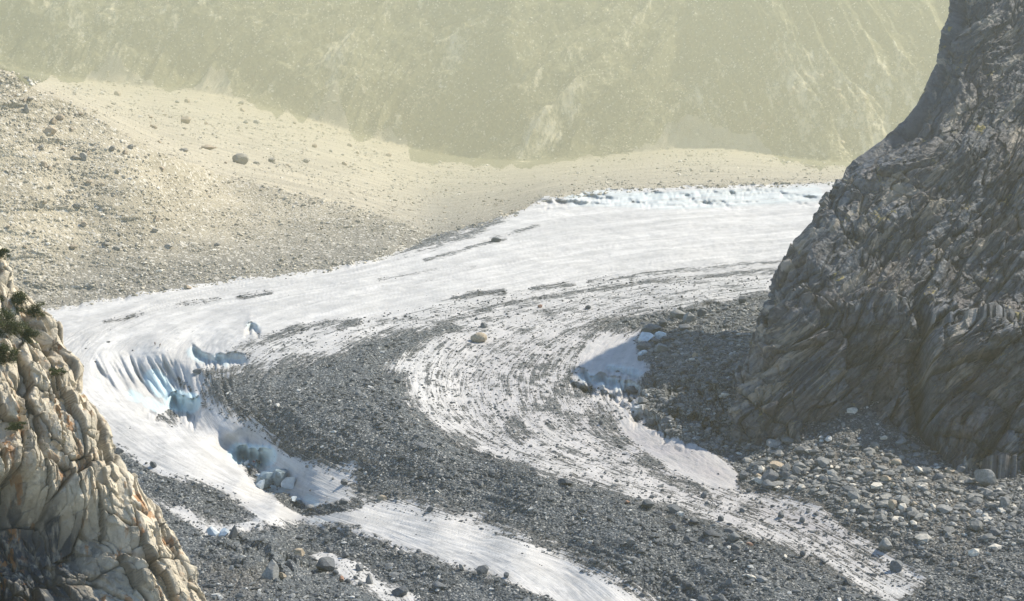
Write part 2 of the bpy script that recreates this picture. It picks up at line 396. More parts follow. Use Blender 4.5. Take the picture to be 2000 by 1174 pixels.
# glacier: heights (metres) at photo positions
HG = [(-300, 680, 0), (-300, 1000, -4), (-300, 1490, 0), (1060, 392, 0), (1300, 370, 0), (1600, 362, 0), (2300, 356, 0), (90, 612, 1), (430, 556, 0.5), (640, 530, 0), (850, 464, 0),
      (150, 650, 1), (300, 640, 1), (310, 672, 0.5), (420, 640, 0.5), (500, 600, 2), (120, 700, 0), (200, 695, -1), (320, 705, -4), (400, 692, -3), (250, 755, -11), (190, 760, -6), (330, 765, -14), (290, 785, -14), (340, 815, -15),
      (150, 790, -4), (220, 800, -7), (270, 822, -7), (250, 860, -4), (330, 855, -5), (400, 893, -6), (470, 935, -7.5), (540, 985, -10), (590, 1014, -13), (300, 930, -4.5), (400, 960, -7), (470, 1000, -12), (340, 1000, -7), (430, 1018, -10),
      (440, 872, -15), (480, 905, -17), (530, 955, -17), (580, 985, -17), (430, 800, -4), (450, 845, -8), (560, 900, -7), (600, 960, -11), (560, 860, -3), (650, 930, -5), (440, 742, -1), (480, 700, 1), (600, 700, 3),
      (850, 640, 3), (700, 720, 6), (600, 780, 5), (700, 830, 7), (850, 875, 7.5), (1050, 940, 7.5), (1250, 1030, 7), (1450, 1110, 6), (1650, 1190, 5), (1000, 700, 1), (900, 790, 1.5), (1100, 850, 2), (1300, 950, 2), (1500, 1040, 2),
      (700, 960, -4), (820, 975, -1), (950, 1010, -1), (1100, 1080, -1), (1300, 1160, -2), (680, 1003, -4), (850, 1020, -0.5), (1000, 1085, 1), (1180, 1160, 1), (620, 1034, -9), (760, 1066, -5), (900, 1112, -3), (1050, 1180, -2),
      (450, 1048, -5), (480, 1070, -1), (560, 1105, 0), (700, 1150, -1), (640, 1100, -7), (720, 1135, -5), (600, 1066, -9), (300, 1174, 2), (500, 1180, 5), (850, 1180, -2), (600, 1400, 8), (1200, 1400, 0),
      (1450, 585, 5), (1300, 618, 3), (1350, 700, 6), (1300, 780, 6), (1385, 770, 10), (1400, 850, 5), (1440, 880, 1), (1200, 760, 1), (1250, 850, 1.5), (1350, 925, 1), (1430, 945, 1), (1600, 900, 7), (1700, 850, 12), (1780, 835, 9),
      (1850, 900, 4), (1950, 920, 4), (1520, 900, 4), (1600, 970, 5), (1600, 1050, 1.5), (1700, 1070, 1.5), (1800, 1000, 7), (2000, 1010, 9), (1850, 1100, 5), (2000, 1174, 8), (1700, 1180, 3), (2300, 1400, 10), (2300, 900, 6), (2300, 600, 8),
      (1600, 600, 10), (1700, 760, 18), (2000, 700, 6), (1600, 480, 2), (1000, 500, 1), (1300, 450, 1), (1450, 500, 1), (1200, 600, 0.5), (1000, 600, 1), (750, 600, 1), (700, 560, 1.5), (1150, 700, 1), (1700, 1400, 5), (2300, 480, 4)]
hg = tps(HG, PX, PY)

def seg_dist(pts, X, Yp, sy=1.0):
    """distance to polyline in photo pixels, signed + below it, and the parameter"""
    best = np.full(X.shape, 1e9); sgn = np.zeros(X.shape)
    for (x0, y0), (x1, y1) in zip(pts[:-1], pts[1:]):
        dx, dy = x1 - x0, (y1 - y0)
        t = np.clip(((X - x0) * dx + (Yp - y0) * dy) / (dx * dx + dy * dy), 0, 1)
        d = np.hypot(X - x0 - t * dx, (Yp - y0 - t * dy) * sy)
        m = d < best
        best = np.where(m, d, best)
        sgn = np.where(m, np.sign(Yp - y0 - t * dy), sgn)
    return best, sgn

def window(pts, pad=90):
    x0 = min(p[0] for p in pts) - pad; x1 = max(p[0] for p in pts) + pad
    y0 = min(p[1] for p in pts) - pad; y1 = max(p[1] for p in pts) + pad
    c0, c1 = np.searchsorted(cols, [x0, x1]); r0, r1 = np.searchsorted(rows, [y0, y1])
    return slice(r0, r1), slice(c0, c1)

def ledge(h, pts, drop, back=40.0, per=4.0):
    """an ice step: the ground falls off below the polyline, then climbs back"""
    W = window(pts); X, Yp = PX[W], PY[W]
    x = np.array([p[0] for p in pts]); y = np.array([p[1] for p in pts])
    o = np.argsort(x); k_ = 1.0 if drop > 2.6 else 0.4; yl = np.interp(X, x[o], y[o]) + k_ * (6 * vnoise(X / 17, X * 0, seed=int(x[0])) + 3.5 * vnoise(X / 6, X * 0, seed=int(x[0]) + 1))
    fx = sstep(x.min(), x.min() + 18, X) * (1 - sstep(x.max() - 18, x.max(), X))
    drop = drop * (1 + 0.35 * vnoise(X / 9, X * 0, seed=int(y[0])) + 0.2 * vnoise(X / 3.5, Yp / 30, seed=int(y[0]) + 2))
    d = Yp - yl; wpx = np.maximum(drop * per * 1.4, 3.0)
    prof = sstep(0, wpx, d) * (1 - sstep(wpx, wpx + back, d)) - 0.25 * np.exp(-(np.minimum(d, 0) / 12) ** 2) * (d < 0)
    h[W] -= drop * np.sqrt(fx) * prof

blue = np.zeros_like(PX)
LEDGES = [([(412, 697), (445, 690), (485, 694)], 2.6, 18), ([(325, 772), (350, 764), (392, 776)], 6, 30), ([(452, 872), (480, 868), (535, 878)], 4.5, 22), ([(372, 672), (400, 690), (425, 700)], 2.5, 18), ([(476, 640), (490, 632), (510, 640)], 2.5, 12),
          ([(1128, 722), (1165, 728), (1200, 738), (1262, 748)], 3.2, 14), ([(1130, 745), (1180, 756), (1240, 770)], 2.0, 12), ([(1180, 712), (1215, 722), (1262, 735)], 1.6, 10), ([(1105, 738), (1150, 756), (1190, 770), (1240, 790)], 1.6, 12),
          ([(265, 795), (290, 800), (330, 815)], 1.6, 12), ([(1310, 600), (1350, 606), (1380, 612)], 1.2, 8), ([(1370, 586), (1400, 590), (1430, 596)], 1.2, 8),
          ([(1290, 745), (1340, 742), (1420, 765)], 3.0, 20), ([(1300, 795), (1350, 800), (1410, 815)], 3.0, 18), ([(1230, 795), (1270, 806), (1300, 835)], 3.0, 18), ([(440, 1045), (480, 1046), (530, 1062)], 2.5, 25), ([(500, 1090), (530, 1092), (560, 1112)], 3, 20)]
for pts, dr, bk in LEDGES: ledge(hg, pts, dr, bk)
rr = random.Random(5)
for i in range(46):
    x = rr.uniform(1070, 1590); y = interp(MARGIN, x) + rr.uniform(6, 46) * (0.5 + 0.5 * (x - 1070) / 520); L = rr.uniform(25, 90)
    sl_ = rr.uniform(-0.05, 0.12)
    ledge(hg, [(x - L / 2, y - sl_ * L / 2), (x, y + rr.uniform(-2, 2)), (x + L / 2, y + sl_ * L / 2)], rr.uniform(0.3, 1.0), rr.uniform(5, 14))
for i in range(60):   # meltwater flutes on the icefall slope at left
    x = rr.uniform(170, 430); y = 690 + (x - 170) * 0.04 + rr.uniform(-8, 20)
    W = window([(x, y), (x + 70, y + 110)], 20); X, Yp = PX[W], PY[W]
    lean = rr.uniform(0.4, 0.9) if x < 300 else rr.uniform(0.2, 0.6)
    d = (X - x - (Yp - y) * lean); amp = rr.uniform(0.15, 0.6)
    m = sstep(y - 5, y + 25, Yp) * (1 - sstep(y + 50, y + 90, Yp))
    hg[W] -= amp * m * np.exp(-(d / rr.uniform(2, 5)) ** 2)
    blue[W] = np.maximum(blue[W], rr.choice((0.05, 0.1, 0.3)) * m * np.exp(-(d / 4) ** 2))

# ---------------- flow coordinates (u across, v along) from stream lines
STREAM = [
 [(1620, 352), (1060, 380), (850, 450), (640, 518), (430, 544), (90, 596), (-220, 650), (-290, 800), (-150, 1000), (50, 1300)],
 [(1620, 395), (1100, 435), (700, 530), (300, 605), (110, 700), (190, 800), (330, 900), (560, 1005), (700, 1110), (900, 1330)],
 [(1620, 440), (1200, 480), (850, 545), (520, 620), (400, 700), (430, 830), (600, 965), (900, 1050), (1150, 1150), (1350, 1400)],
 [(1620, 480), (1250, 520), (950, 580), (650, 660), (500, 760), (620, 870), (850, 950), (1100, 1040), (1350, 1150), (1550, 1400)],
 [(1620, 510), (1300, 545), (1050, 595), (850, 650), (770, 740), (830, 835), (1000, 915), (1250, 1000), (1450, 1085), (1750, 1400)],
 [(1600, 540), (1350, 570), (1150, 615), (1000, 685), (950, 760), (1000, 845), (1150, 915), (1350, 980), (1550, 1065), (1900, 1300)],
 [(1550, 570), (1400, 590), (1230, 630), (1150, 700), (1150, 770), (1200, 840), (1300, 900), (1420, 955), (1600, 1030), (1950, 1220)],
 [(1520, 590), (1420, 620), (1340, 670), (1290, 720), (1280, 780), (1310, 840), (1380, 890), (1450, 930), (1650, 985), (2100, 1130)],
 [(1650, 600), (1560, 650), (1480, 700), (1420, 740), (1410, 790), (1430, 830), (1490, 860), (1600, 890), (1800, 930), (2300, 1030)]]
S = np.array(STREAM, float)
def cr(A, t):
    """Catmull-Rom along axis 0"""
    n = len(A); t = np.clip(t, 0, n - 1.0001); i = t.astype(int); f = t - i
    g = lambda k: A[np.clip(i + k, 0, n - 1)]
    p0, p1, p2, p3 = g(-1), g(0), g(1), g(2)
    f = f.reshape((-1,) + (1,) * (A.ndim - 1))
    return 0.5 * ((2 * p1) + (-p0 + p2) * f + (2*p0 - 5*p1 + 4*p2 - p3) * f**2 + (-p0 + 3*p1 - 3*p2 + p3) * f**3)
vv = np.linspace(0, 9, 1500); uu = np.linspace(0, 8, 900)
G = cr(np.transpose(S, (1, 0, 2)), vv)          # v, 9 lines, 2
G = cr(np.transpose(G, (1, 0, 2)), uu)          # u, v, 2
CELL = 4
gx = ((G[..., 0] + 300) / CELL).astype(int); gy = ((G[..., 1] - 300) / CELL).astype(int)
RW, RH = 651, 301
ok = (gx >= 0) & (gx < RW) & (gy >= 0) & (gy < RH)
UVr = np.zeros((RH, RW, 2)); cnt = np.zeros((RH, RW))
UU, VV = np.meshgrid(uu, vv, indexing='ij')
np.add.at(UVr[..., 0], (gy[ok], gx[ok]), UU[ok]); np.add.at(UVr[..., 1], (gy[ok], gx[ok]), VV[ok]); np.add.at(cnt, (gy[ok], gx[ok]), 1)
have = cnt > 0; UVr[have] /= cnt[have][:, None]
def sh(a, dy, dx):
    b = np.zeros_like(a); H_, W_ = a.shape[:2]
    b[max(dy, 0):H_ + min(dy, 0), max(dx, 0):W_ + min(dx, 0)] = a[max(-dy, 0):H_ + min(-dy, 0), max(-dx, 0):W_ + min(-dx, 0)]
    return b
for it in range(320):
    if have.all(): break
    s = np.zeros_like(UVr); c = np.zeros_like(cnt)
    for dy, dx in ((0, 1), (0, -1), (1, 0), (-1, 0)):
        hv = sh(have.astype(float), dy, dx); s += sh(UVr, dy, dx) * hv[..., None]; c += hv
    new = (~have) & (c > 0); UVr[new] = s[new] / c[new][:, None]; have |= new
for it in range(3):
    acc = UVr.copy(); k = 1.0
    for dy, dx in ((0, 1), (0, -1), (1, 0), (-1, 0)):
        q = sh(UVr, dy, dx); q[q.sum(-1) == 0] = UVr[q.sum(-1) == 0]; acc += q; k += 1
    UVr = acc / k
def bil(A, x, y):
    x = np.clip(x, 0, A.shape[1] - 1.001); y = np.clip(y, 0, A.shape[0] - 1.001)
    i, j = y.astype(int), x.astype(int); fy, fx = (y - i), (x - j)
    if A.ndim == 3: fy, fx = fy[..., None], fx[..., None]
    return (A[i, j] * (1 - fx) + A[i, j + 1] * fx) * (1 - fy) + (A[i + 1, j] * (1 - fx) + A[i + 1, j + 1] * fx) * fy
FL = bil(UVr, (PX + 300) / CELL, (PY - 300) / CELL)
U, V = FL[..., 0], FL[..., 1]

# ---------------- painted masks (material cover with its own outline)
RPX, RPY = np.meshgrid(np.arange(-300, 2301, 3.0), np.arange(330, 1501, 3.0))
def poly_sd(poly, X=RPX, Yp=RPY):
    d = np.full(X.shape, 1e9); ins = np.zeros(X.shape, bool); n = len(poly)
    for i in range(n):
        (x0, y0), (x1, y1) = poly[i], poly[(i + 1) % n]
        dx, dy = x1 - x0, y1 - y0
        t = np.clip(((X - x0) * dx + (Yp - y0) * dy) / (dx*dx + dy*dy + 1e-9), 0, 1)
        d = np.minimum(d, np.hypot(X - x0 - t*dx, Yp - y0 - t*dy))
        if y0 != y1: ins ^= ((y0 > Yp) != (y1 > Yp)) & (X < (x1 - x0) * (Yp - y0) / (y1 - y0) + x0)
    return np.where(ins, d, -d)
def cover(poly, soft): return np.clip(0.5 + poly_sd(poly) / (2 * soft), 0, 1)
def line_cover(pts, wd, soft=6):
    d, _ = seg_dist(pts, RPX, RPY); return np.clip(1 - (d - wd) / soft, 0, 1)
P_MED = [(870, 632), (760, 648), (640, 690), (520, 720), (420, 738), (400, 770), (450, 800), (520, 832), (570, 880), (640, 905), (700, 900), (690, 950), (720, 968), (850, 990), (920, 1000), (1000, 1035),
         (1100, 1075), (1200, 1125), (1290, 1180), (1290, 1500), (2000, 1500), (1740, 1180), (1620, 1110), (1480, 1050), (1350, 1005), (1250, 978), (1150, 950), (1060, 925), (950, 885), (860, 845), (812, 800), (800, 770), (800, 745), (760, 715), (830, 668), (900, 640)]
P_LEFT = [(225, 875), (300, 925), (400, 945), (460, 975), (500, 1018), (440, 1030), (370, 1000), (300, 975), (200, 960)]
P_LOW = [(380, 1015), (500, 1028), (600, 1022), (700, 1040), (800, 1078), (900, 1108), (1000, 1142), (1090, 1180), (1090, 1500), (-300, 1500), (-300, 1000), (300, 985)]
P_HOLE = [(585, 1078), (640, 1074), (700, 1095), (760, 1130), (850, 1176), (740, 1176), (690, 1140), (610, 1096)]
P_HOLE2 = [(350, 1006), (430, 1020), (500, 1022), (440, 1052), (400, 1044)]
P_LAT = [(1500, 572), (1300, 605), (1170, 622), (1140, 640), (1250, 648), (1245, 680), (1275, 720), (1262, 745), (1240, 775), (1262, 800), (1290, 850), (1350, 885), (1420, 895), (1445, 950), (1600, 985), (1660, 1040), (1740, 1075),
         (1810, 1135), (1760, 1180), (2000, 1500), (2300, 1500), (2300, 540)]
P_MARG = [(760, 500), (860, 440), (960, 405), (1060, 375), (1060, 395), (1010, 415), (940, 460), (850, 490), (770, 508)]
P_STR = [(480, 660), (700, 618), (950, 573), (1480, 513), (1620, 503), (1620, 560), (1500, 570), (1300, 600), (1150, 640), (1130, 720), (1250, 800), (1420, 945), (1600, 1060), (1480, 1055), (1250, 980), (950, 885), (800, 790), (780, 730), (860, 635), (700, 660), (560, 700), (420, 725), (430, 690)]
P_PINK = [(1150, 655), (1245, 655), (1260, 720), (1130, 720)]
P_PINK2 = [(1220, 820), (1300, 850), (1380, 880), (1440, 925), (1430, 948), (1370, 938), (1280, 900), (1200, 850)]
P_PINK3 = [(1480, 975), (1600, 995), (1660, 1045), (1680, 1070), (1560, 1050), (1450, 990)]
deb = np.maximum.reduce([cover(P_MED, 34), cover(P_LEFT, 18) * 1.0, cover(P_LOW, 16), cover(P_LAT, 22)])
deb = np.maximum(deb, 0.55 * cover(P_MARG, 10))
strz = cover(P_STR, 14)
deb = np.maximum(deb, 0.33 * strz)
deb = np.maximum(deb, 0.44 * cover([(960, 690), (1130, 640), (1130, 720), (1240, 800), (1330, 900), (1250, 930), (1080, 860), (980, 780)], 40))
hole = cover(P_HOLE, 8); deb = deb * (1 - hole) + 0.30 * hole
hole = cover(P_HOLE2, 6); deb = deb * (1 - hole) + 0.25 * hole
pink = np.maximum(0.45 * cover(P_PINK, 15), 0.9 * cover(P_PINK2, 18)); pink = np.maximum(pink, 0.5 * cover(P_PINK3, 20))
deb = np.where(pink > 0.3, deb * (1 - sstep(0.3, 0.5, pink) * 0.9), deb)
pink = np.maximum(pink, 0.42 * cover([(900, 640), (1250, 605), (1420, 900), (1750, 1085), (1560, 1080), (1300, 985), (900, 850)], 50)); pink = np.maximum(pink, 0.75 * cover(P_PINK3, 25))
LINES = [([(1600, 522), (1490, 530), (1250, 552), (1050, 582), (900, 618), (840, 640)], 3, 0.48), ([(1300, 622), (1200, 632), (1140, 662), (1115, 720), (1100, 760)], 8, 0.42), ([(1200, 628), (1100, 650), (1010, 720), (985, 760)], 5, 0.42),
         ([(885, 583), (930, 574), (985, 572)], 2, 0.56), ([(1040, 565), (1085, 557), (1120, 556)], 1, 0.54), ([(465, 578), (500, 575), (530, 571)], 1, 0.52), ([(345, 597), (400, 588), (425, 583)], 0, 0.46), ([(205, 628), (245, 622), (278, 612)], 0, 0.46),
         ([(830, 508), (900, 492), (960, 470), (1050, 440)], 0, 0.46), ([(740, 545), (800, 535), (930, 522)], 0, 0.36), ([(960, 468), (985, 465)], 2, 0.5), ([(485, 914), (520, 945), (560, 978), (600, 1000), (700, 985)], 6, 0.7),
         ([(400, 727), (480, 715), (640, 690)], 4, 0.5), ([(490, 670), (600, 640), (700, 628)], 6, 0.5), ([(350, 745), (400, 790)], 5, 0.4), ([(1600, 508), (1490, 515), (1300, 530), (1150, 550)], 1.5, 0.45), ([(310, 815), (345, 825), (330, 800)], 4, 0.5),
         ([(1160, 800), (1210, 860), (1300, 930), (1400, 980)], 12, 0.5), ([(1000, 830), (1020, 850)], 14, 0.55), ([(620, 1022), (700, 1036)], 4, 0.5)]
for pts, wd, k in LINES: deb = np.maximum(deb, k * line_cover(pts, wd, 10))
deb = np.maximum(deb, 0.36 * cover([(1440, 955), (1600, 985), (1700, 1040), (1830, 1140), (1700, 1150), (1560, 1075), (1440, 1010)], 20))
blu = np.zeros_like(RPX)
for pts, wd, k in [([(300, 740), (315, 755)], 16, 0.8), ([(420, 701), (470, 700)], 7, 0.4), ([(340, 778), (372, 785)], 17, 0.95), ([(465, 885), (520, 890)], 18, 0.8), ([(290, 785), (310, 795)], 8, 0.7), ([(540, 900), (560, 910)], 12, 0.3),
                   ([(535, 935), (540, 940)], 22, 0.6), ([(1140, 735), (1240, 758)], 8, 0.55), ([(1190, 716), (1250, 730)], 5, 0.5), ([(488, 636), (500, 640)], 5, 0.5), ([(1120, 385), (1300, 392), (1590, 378)], 14, 0.4), ([(610, 1018), (640, 1016)], 3, 0.3),
                   ([(600, 975), (615, 982)], 6, 0.5), ([(255, 768), (270, 775)], 6, 0.7), ([(375, 690), (395, 700)], 8, 0.6), ([(425, 700), (440, 706)], 6, 0.6), ([(1250, 800), (1290, 825)], 10, 0.35), ([(1300, 800), (1400, 800)], 25, 0.25)]:
    blu = np.maximum(blu, k * line_cover(pts, wd, 9))
brn = np.maximum(0.9 * cover([(1500, 900), (1700, 850), (1950, 960), (1900, 1100), (1600, 1010), (1450, 960)], 40), 0.6 * cover([(300, 1100), (520, 1120), (480, 1200), (300, 1200)], 30))
deb = deb * (1 - 0.85 * np.clip(blu * 1.3, 0, 1))
def samp(Rr): return bil(Rr, (PX + 300) / 3.0, (PY - 330) / 3.0) * (PY > 330)
DEB, PNK, BLU, BRN = samp(deb), samp(pink), np.maximum(samp(blu), blue), samp(brn)

# ---------------- heights together
w_g = sstep(-6, 6, PY - margin)
Yg = (CAM_H - hg) / T
h0 = hb * (1 - w_g) + hg * w_g
Y0 = np.where(w_g > 0.5, (CAM_H - h0) / np.maximum(T, 0.02), Yb * (1 - w_g) + Yg * w_g)
Y0 = np.where(PY > 335, (CAM_H - h0) / np.maximum(T, 0.02), Yb)
X0, Y0, Z0 = ray_point(PX, PY, Y0)
# world-space relief
df = sstep(0.35, 0.65, DEB) * w_g
z_ice = 0.10 * vnoise(U * 34, V * 5, seed=31) + 0.10 * vnoise(U * 90, V * 12, seed=32) + 0.8 * fbm(X0 / 30, Y0 / 30, seed=33, octv=3) - 0.30 * np.maximum(fbm(U * 9, V * 7, seed=37, octv=4, ridged=True), 0) + 0.22 * fbm(X0 / 6, Y0 / 8, seed=38, octv=3)
z_deb = 1.1 * fbm(X0 / 9, Y0 / 11, seed=34, octv=5, gain=0.6) + 0.8 * vnoise(U * 10, V * 2.0, seed=35)
rough = samp(np.maximum(cover([(1225, 740), (1290, 720), (1440, 730), (1430, 870), (1300, 860)], 25), 0.6 * cover([(400, 1030), (560, 1060), (640, 1110), (520, 1180), (380, 1120)], 25)))
f1, f2, D, rc = voro(X0 / 5.5, Y0 / 7.0, Z0 / 6.0, seed=40)
z_rgh = rough * (2.6 * (rc[0] - 0.5) + 3.0 * (D[0] * (rc[1] - .5) + D[1] * (rc[2] - .5)) - 1.0 * np.exp(-(f2 - f1) / 0.12))
f1, f2, D, rc = voro(X0 / 3.0, Y0 / 3.6, Z0 * 0, seed=41)
z_blk = 0.55 * (rc[0] - 0.5) + 0.9 * (D[0] * (rc[1] - .5) + D[1] * (rc[2] - .5))
Zt = Z0 + w_g * ((1 - df) * z_ice + df * (z_deb + z_blk)) + w_g * z_rgh * 1.5
Zt = Zt + (1 - w_g) * (1 - sstep(300, 340, PY) * 0.3) * wf * (0.7 * fbm(X0 / 12, Y0 / 14, seed=36, octv=4, gain=0.55) + z_blk * 0.35)
# gullies and ribs of the far mountainside, in world space
wv_ = 1 - wf
ac1 = X0 * 0.80 - Z0 * 1.05 + 60 * vnoise(X0 / 300, Z0 / 200, seed=26); al1 = X0 * 0.6 + Z0
ac2 = X0 * 0.9 + Z0 * 0.45 + 30 * vnoise(X0 / 200, Z0 / 150, seed=27)
rbA = fbm(ac1 / 150, al1 / 900, seed=21, octv=5, gain=0.55, ridged=True); rbB = fbm(ac2 / 70, Z0 / 500, seed=22, octv=4, ridged=True)
rel = 95 * (rbA * (1 - mixr) + 0.55 * rbB * mixr) + 24 * fbm(X0 / 90, Z0 / 60, Y0 / 90, seed=23, octv=5, gain=0.6)
Zt = Zt + wv_ * rel * sstep(0, 50, footS - PY + 8)
POS = np.stack([X0, Y0, Zt], -1)

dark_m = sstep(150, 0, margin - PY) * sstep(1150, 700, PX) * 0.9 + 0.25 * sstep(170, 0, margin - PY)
rocky = interp([(0, 0.30), (400, 0.22), (800, 0.18), (1200, 0.15), (1500, 0.2), (2000, 0.2)], PX) + 0.0 * PX
def wmask(poly, soft): return np.clip(0.5 + poly_sd(poly, PX[:nrb], PY[:nrb]) / (2 * soft), 0, 1)
nrb = int(np.searchsorted(rows, 420))
rk = np.zeros_like(PX)
for pl, soft, k in [([(1000, 330), (1040, 230), (1100, 190), (1160, 180), (1150, 230), (1080, 300)], 14, 0.42), ([(1160, 190), (1250, 20), (1300, -100), (1330, -100), (1260, 60), (1180, 200)], 12, 0.3), ([(1290, 250), (1400, 130), (1450, 120), (1380, 200), (1330, 260)], 14, 0.25),
                    ([(1560, 120), (1820, 120), (1740, 330), (1600, 330), (1500, 250), (1480, 160)], 30, 0.22), ([(860, 100), (1000, 20), (1040, 10), (940, 90), (880, 160)], 16, 0.2), ([(600, 110), (700, 100), (640, 170)], 14, 0.25), ([(0, -100), (500, -100), (450, 60), (0, 100)], 30, 0.1)]:
    rk[:nrb] = np.maximum(rk[:nrb], k * wmask(pl, soft))
rocky = np.clip(rocky + rk - 0.2 * (sstep(130, 60, PY) * sstep(1300, 1500, PX)), 0, 1)

idx = np.arange(nr * nc).reshape(nr, nc)
Q = np.stack([idx[1:, :-1], idx[1:, 1:], idx[:-1, 1:], idx[:-1, :-1]], -1)
cm = lambda A: (A[1:, :-1] + A[1:, 1:] + A[:-1, 1:] + A[:-1, :-1]) / 4
q_g = cm(PY - margin) > 0
q_m = (~q_g) & (cm(PY - foot) < 0)
q_s = (~q_g) & (~q_m)
q_mor = q_g & (cm(DEB) > 0.62)
q_ice = q_g & ~q_mor
flat = POS.reshape(-1, 3)
def sheet(name, mask, mat, attrs):
    q = Q[mask]; used, inv = np.unique(q.ravel(), return_inverse=True)
    me = new_mesh(name, flat[used], quads=inv.reshape(-1, 4))
    for k, a in attrs.items():
        if k == 'flow': fattr(me, k, np.stack([U.ravel()[used], V.ravel()[used], np.zeros(len(used))], -1), 'FLOAT_VECTOR')
        else: fattr(me, k, a.ravel()[used])
    return link(name, me, mat, kind='structure')
ga = dict(debris=DEB, blue_ice=BLU, pink=PNK, brown=BRN, flow=None)
sheet('glacier', q_ice, M['glacier'], ga)
sheet('moraine', q_mor, M['glacier'], ga)
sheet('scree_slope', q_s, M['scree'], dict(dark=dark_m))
sheet('mountainside', q_m, M['mountain'], dict(rocky=np.clip(rocky + 0.30 * wv_ * (rbA * (1 - mixr) + rbB * mixr) - 0.05, 0, 1)))

def cidx(px): return np.interp(px, cols, np.arange(nc))
def ridx(py): return np.interp(py, rows, np.arange(nr))
def G_at(px, py):
    return bil(POS, cidx(np.asarray(px, float)), ridx(np.asarray(py, float)))
def m_per_px(p): return math.sqrt(p[0]**2 + p[1]**2 + (p[2] - CAM_H)**2) / FPX

# ------------------------------------------------------------------ cliffs
def cliff(name, sil, Yfun, legdir, side, length, arcR, nt_, ns, t_rng, disp, mat, backlen=60, spow=1.3):
    """sil: photo outline of the buttress; horizontal contours wrap from a hidden back round the nose into the visible face"""
    t = np.concatenate([np.linspace(a, b, n_, endpoint=False) for a, b, n_ in t_rng]); nt_ = len(t)
    sp = np.array(sorted(sil, key=lambda q: q[1]), float)
    epx = np.interp(t, sp[:, 1], sp[:, 0]); Yn = Yfun(t)
    ex, ey, ez = ray_point(epx, t, Yn)
    s = np.concatenate([-np.linspace(1, 0, ns // 8, endpoint=False) ** 1.5 * backlen, np.linspace(0, 1, ns) ** spow * (length + arcR * 1.57)])
    S_, T_ = np.meshgrid(s, np.arange(nt_))
    ex, ey, ez = ex[:, None], ey[:, None], ez[:, None]
    ld = np.array(legdir, float); ld /= np.hypot(*ld)
    th_end = math.atan2(-ld[1], ld[0] * side)     # angle of the leg, 0 = along the face direction, 90 = toward camera
    # travel direction angle: starts toward camera (90 deg), turns to the leg direction over the arc
    a0 = math.pi / 2 + 0.55; a1 = th_end
    def pos(sv):
        fr = np.clip(sv / (arcR * 1.9), 0, 1)
        ang = a0 + (a1 - a0) * fr
        return ang
    # integrate contour
    ang = pos(s); ds = np.diff(s, prepend=s[0])
    cx = np.cumsum(np.cos(ang) * ds) * side; cy = -np.cumsum(np.sin(ang) * ds)
    i0 = np.argmin(np.abs(s)); cx -= cx[i0]; cy -= cy[i0]
    Xc = ex + cx[None]; Yc = ey + cy[None]; Zc = ez + 0 * cx[None]
    P = np.stack([Xc, Yc, Zc], -1)
    dS = np.gradient(P, axis=1); dT = np.gradient(P, axis=0)
    N = np.cross(dS, dT); N /= np.linalg.norm(N, axis=-1, keepdims=True) + 1e-9
    if (N[..., 1].mean() > 0): N = -N
    B = P; P, at = disp(P, N, S_, np.broadcast_to(t[:, None], S_.shape))
    # settle the outline on its surveyed line (whole contours slide sideways)
    ctr = np.arange(-320, 1200, 8.0)
    for it in range(3):
        qx, qy = proj(P); dl = []
        for c in ctr:
            m = (qy > c - 4) & (qy < c + 4)
            if m.sum() < 20: dl.append(np.nan); continue
            ext = qx[m].min() if side > 0 else qx[m].max()
            dl.append((np.interp(c, sp[:, 1], sp[:, 0]) - ext) * P[..., 1][m].mean() / FPX)
        dl = np.array(dl); okk = ~np.isnan(dl); dl = np.interp(ctr, ctr[okk], dl[okk])
        pad = np.pad(dl, 5, mode='edge'); dl = np.convolve(pad, np.ones(11) / 11, mode='valid')
        P = P.copy(); P[..., 0] += np.interp(T_ * 0 + t[:, None], ctr, dl)
    ii = np.arange(P.shape[0] * P.shape[1]).reshape(P.shape[:2])
    q = np.stack([ii[1:, :-1], ii[1:, 1:], ii[:-1, 1:], ii[:-1, :-1]], -1).reshape(-1, 4)
    if side < 0: q = q[:, ::-1]
    me = new_mesh(name, P.reshape(-1, 3), quads=q, smooth=False)
    for k, a in at.items():
        if a.ndim == 3: fattr(me, k, a.reshape(-1, 3), 'FLOAT_VECTOR')
        else: fattr(me, k, a)
    o = link(name, me, mat, kind='structure')
    return P, o

def proj(P):
    a = R(PITCH)
    dx, dy, dz = P[..., 0], P[..., 1], P[..., 2] - CAM_H
    f = dy * math.cos(a) - dz * math.sin(a); u = dy * math.sin(a) + dz * math.cos(a)
    return 1000 + dx / f * FPX, 587 - u / f * FPX

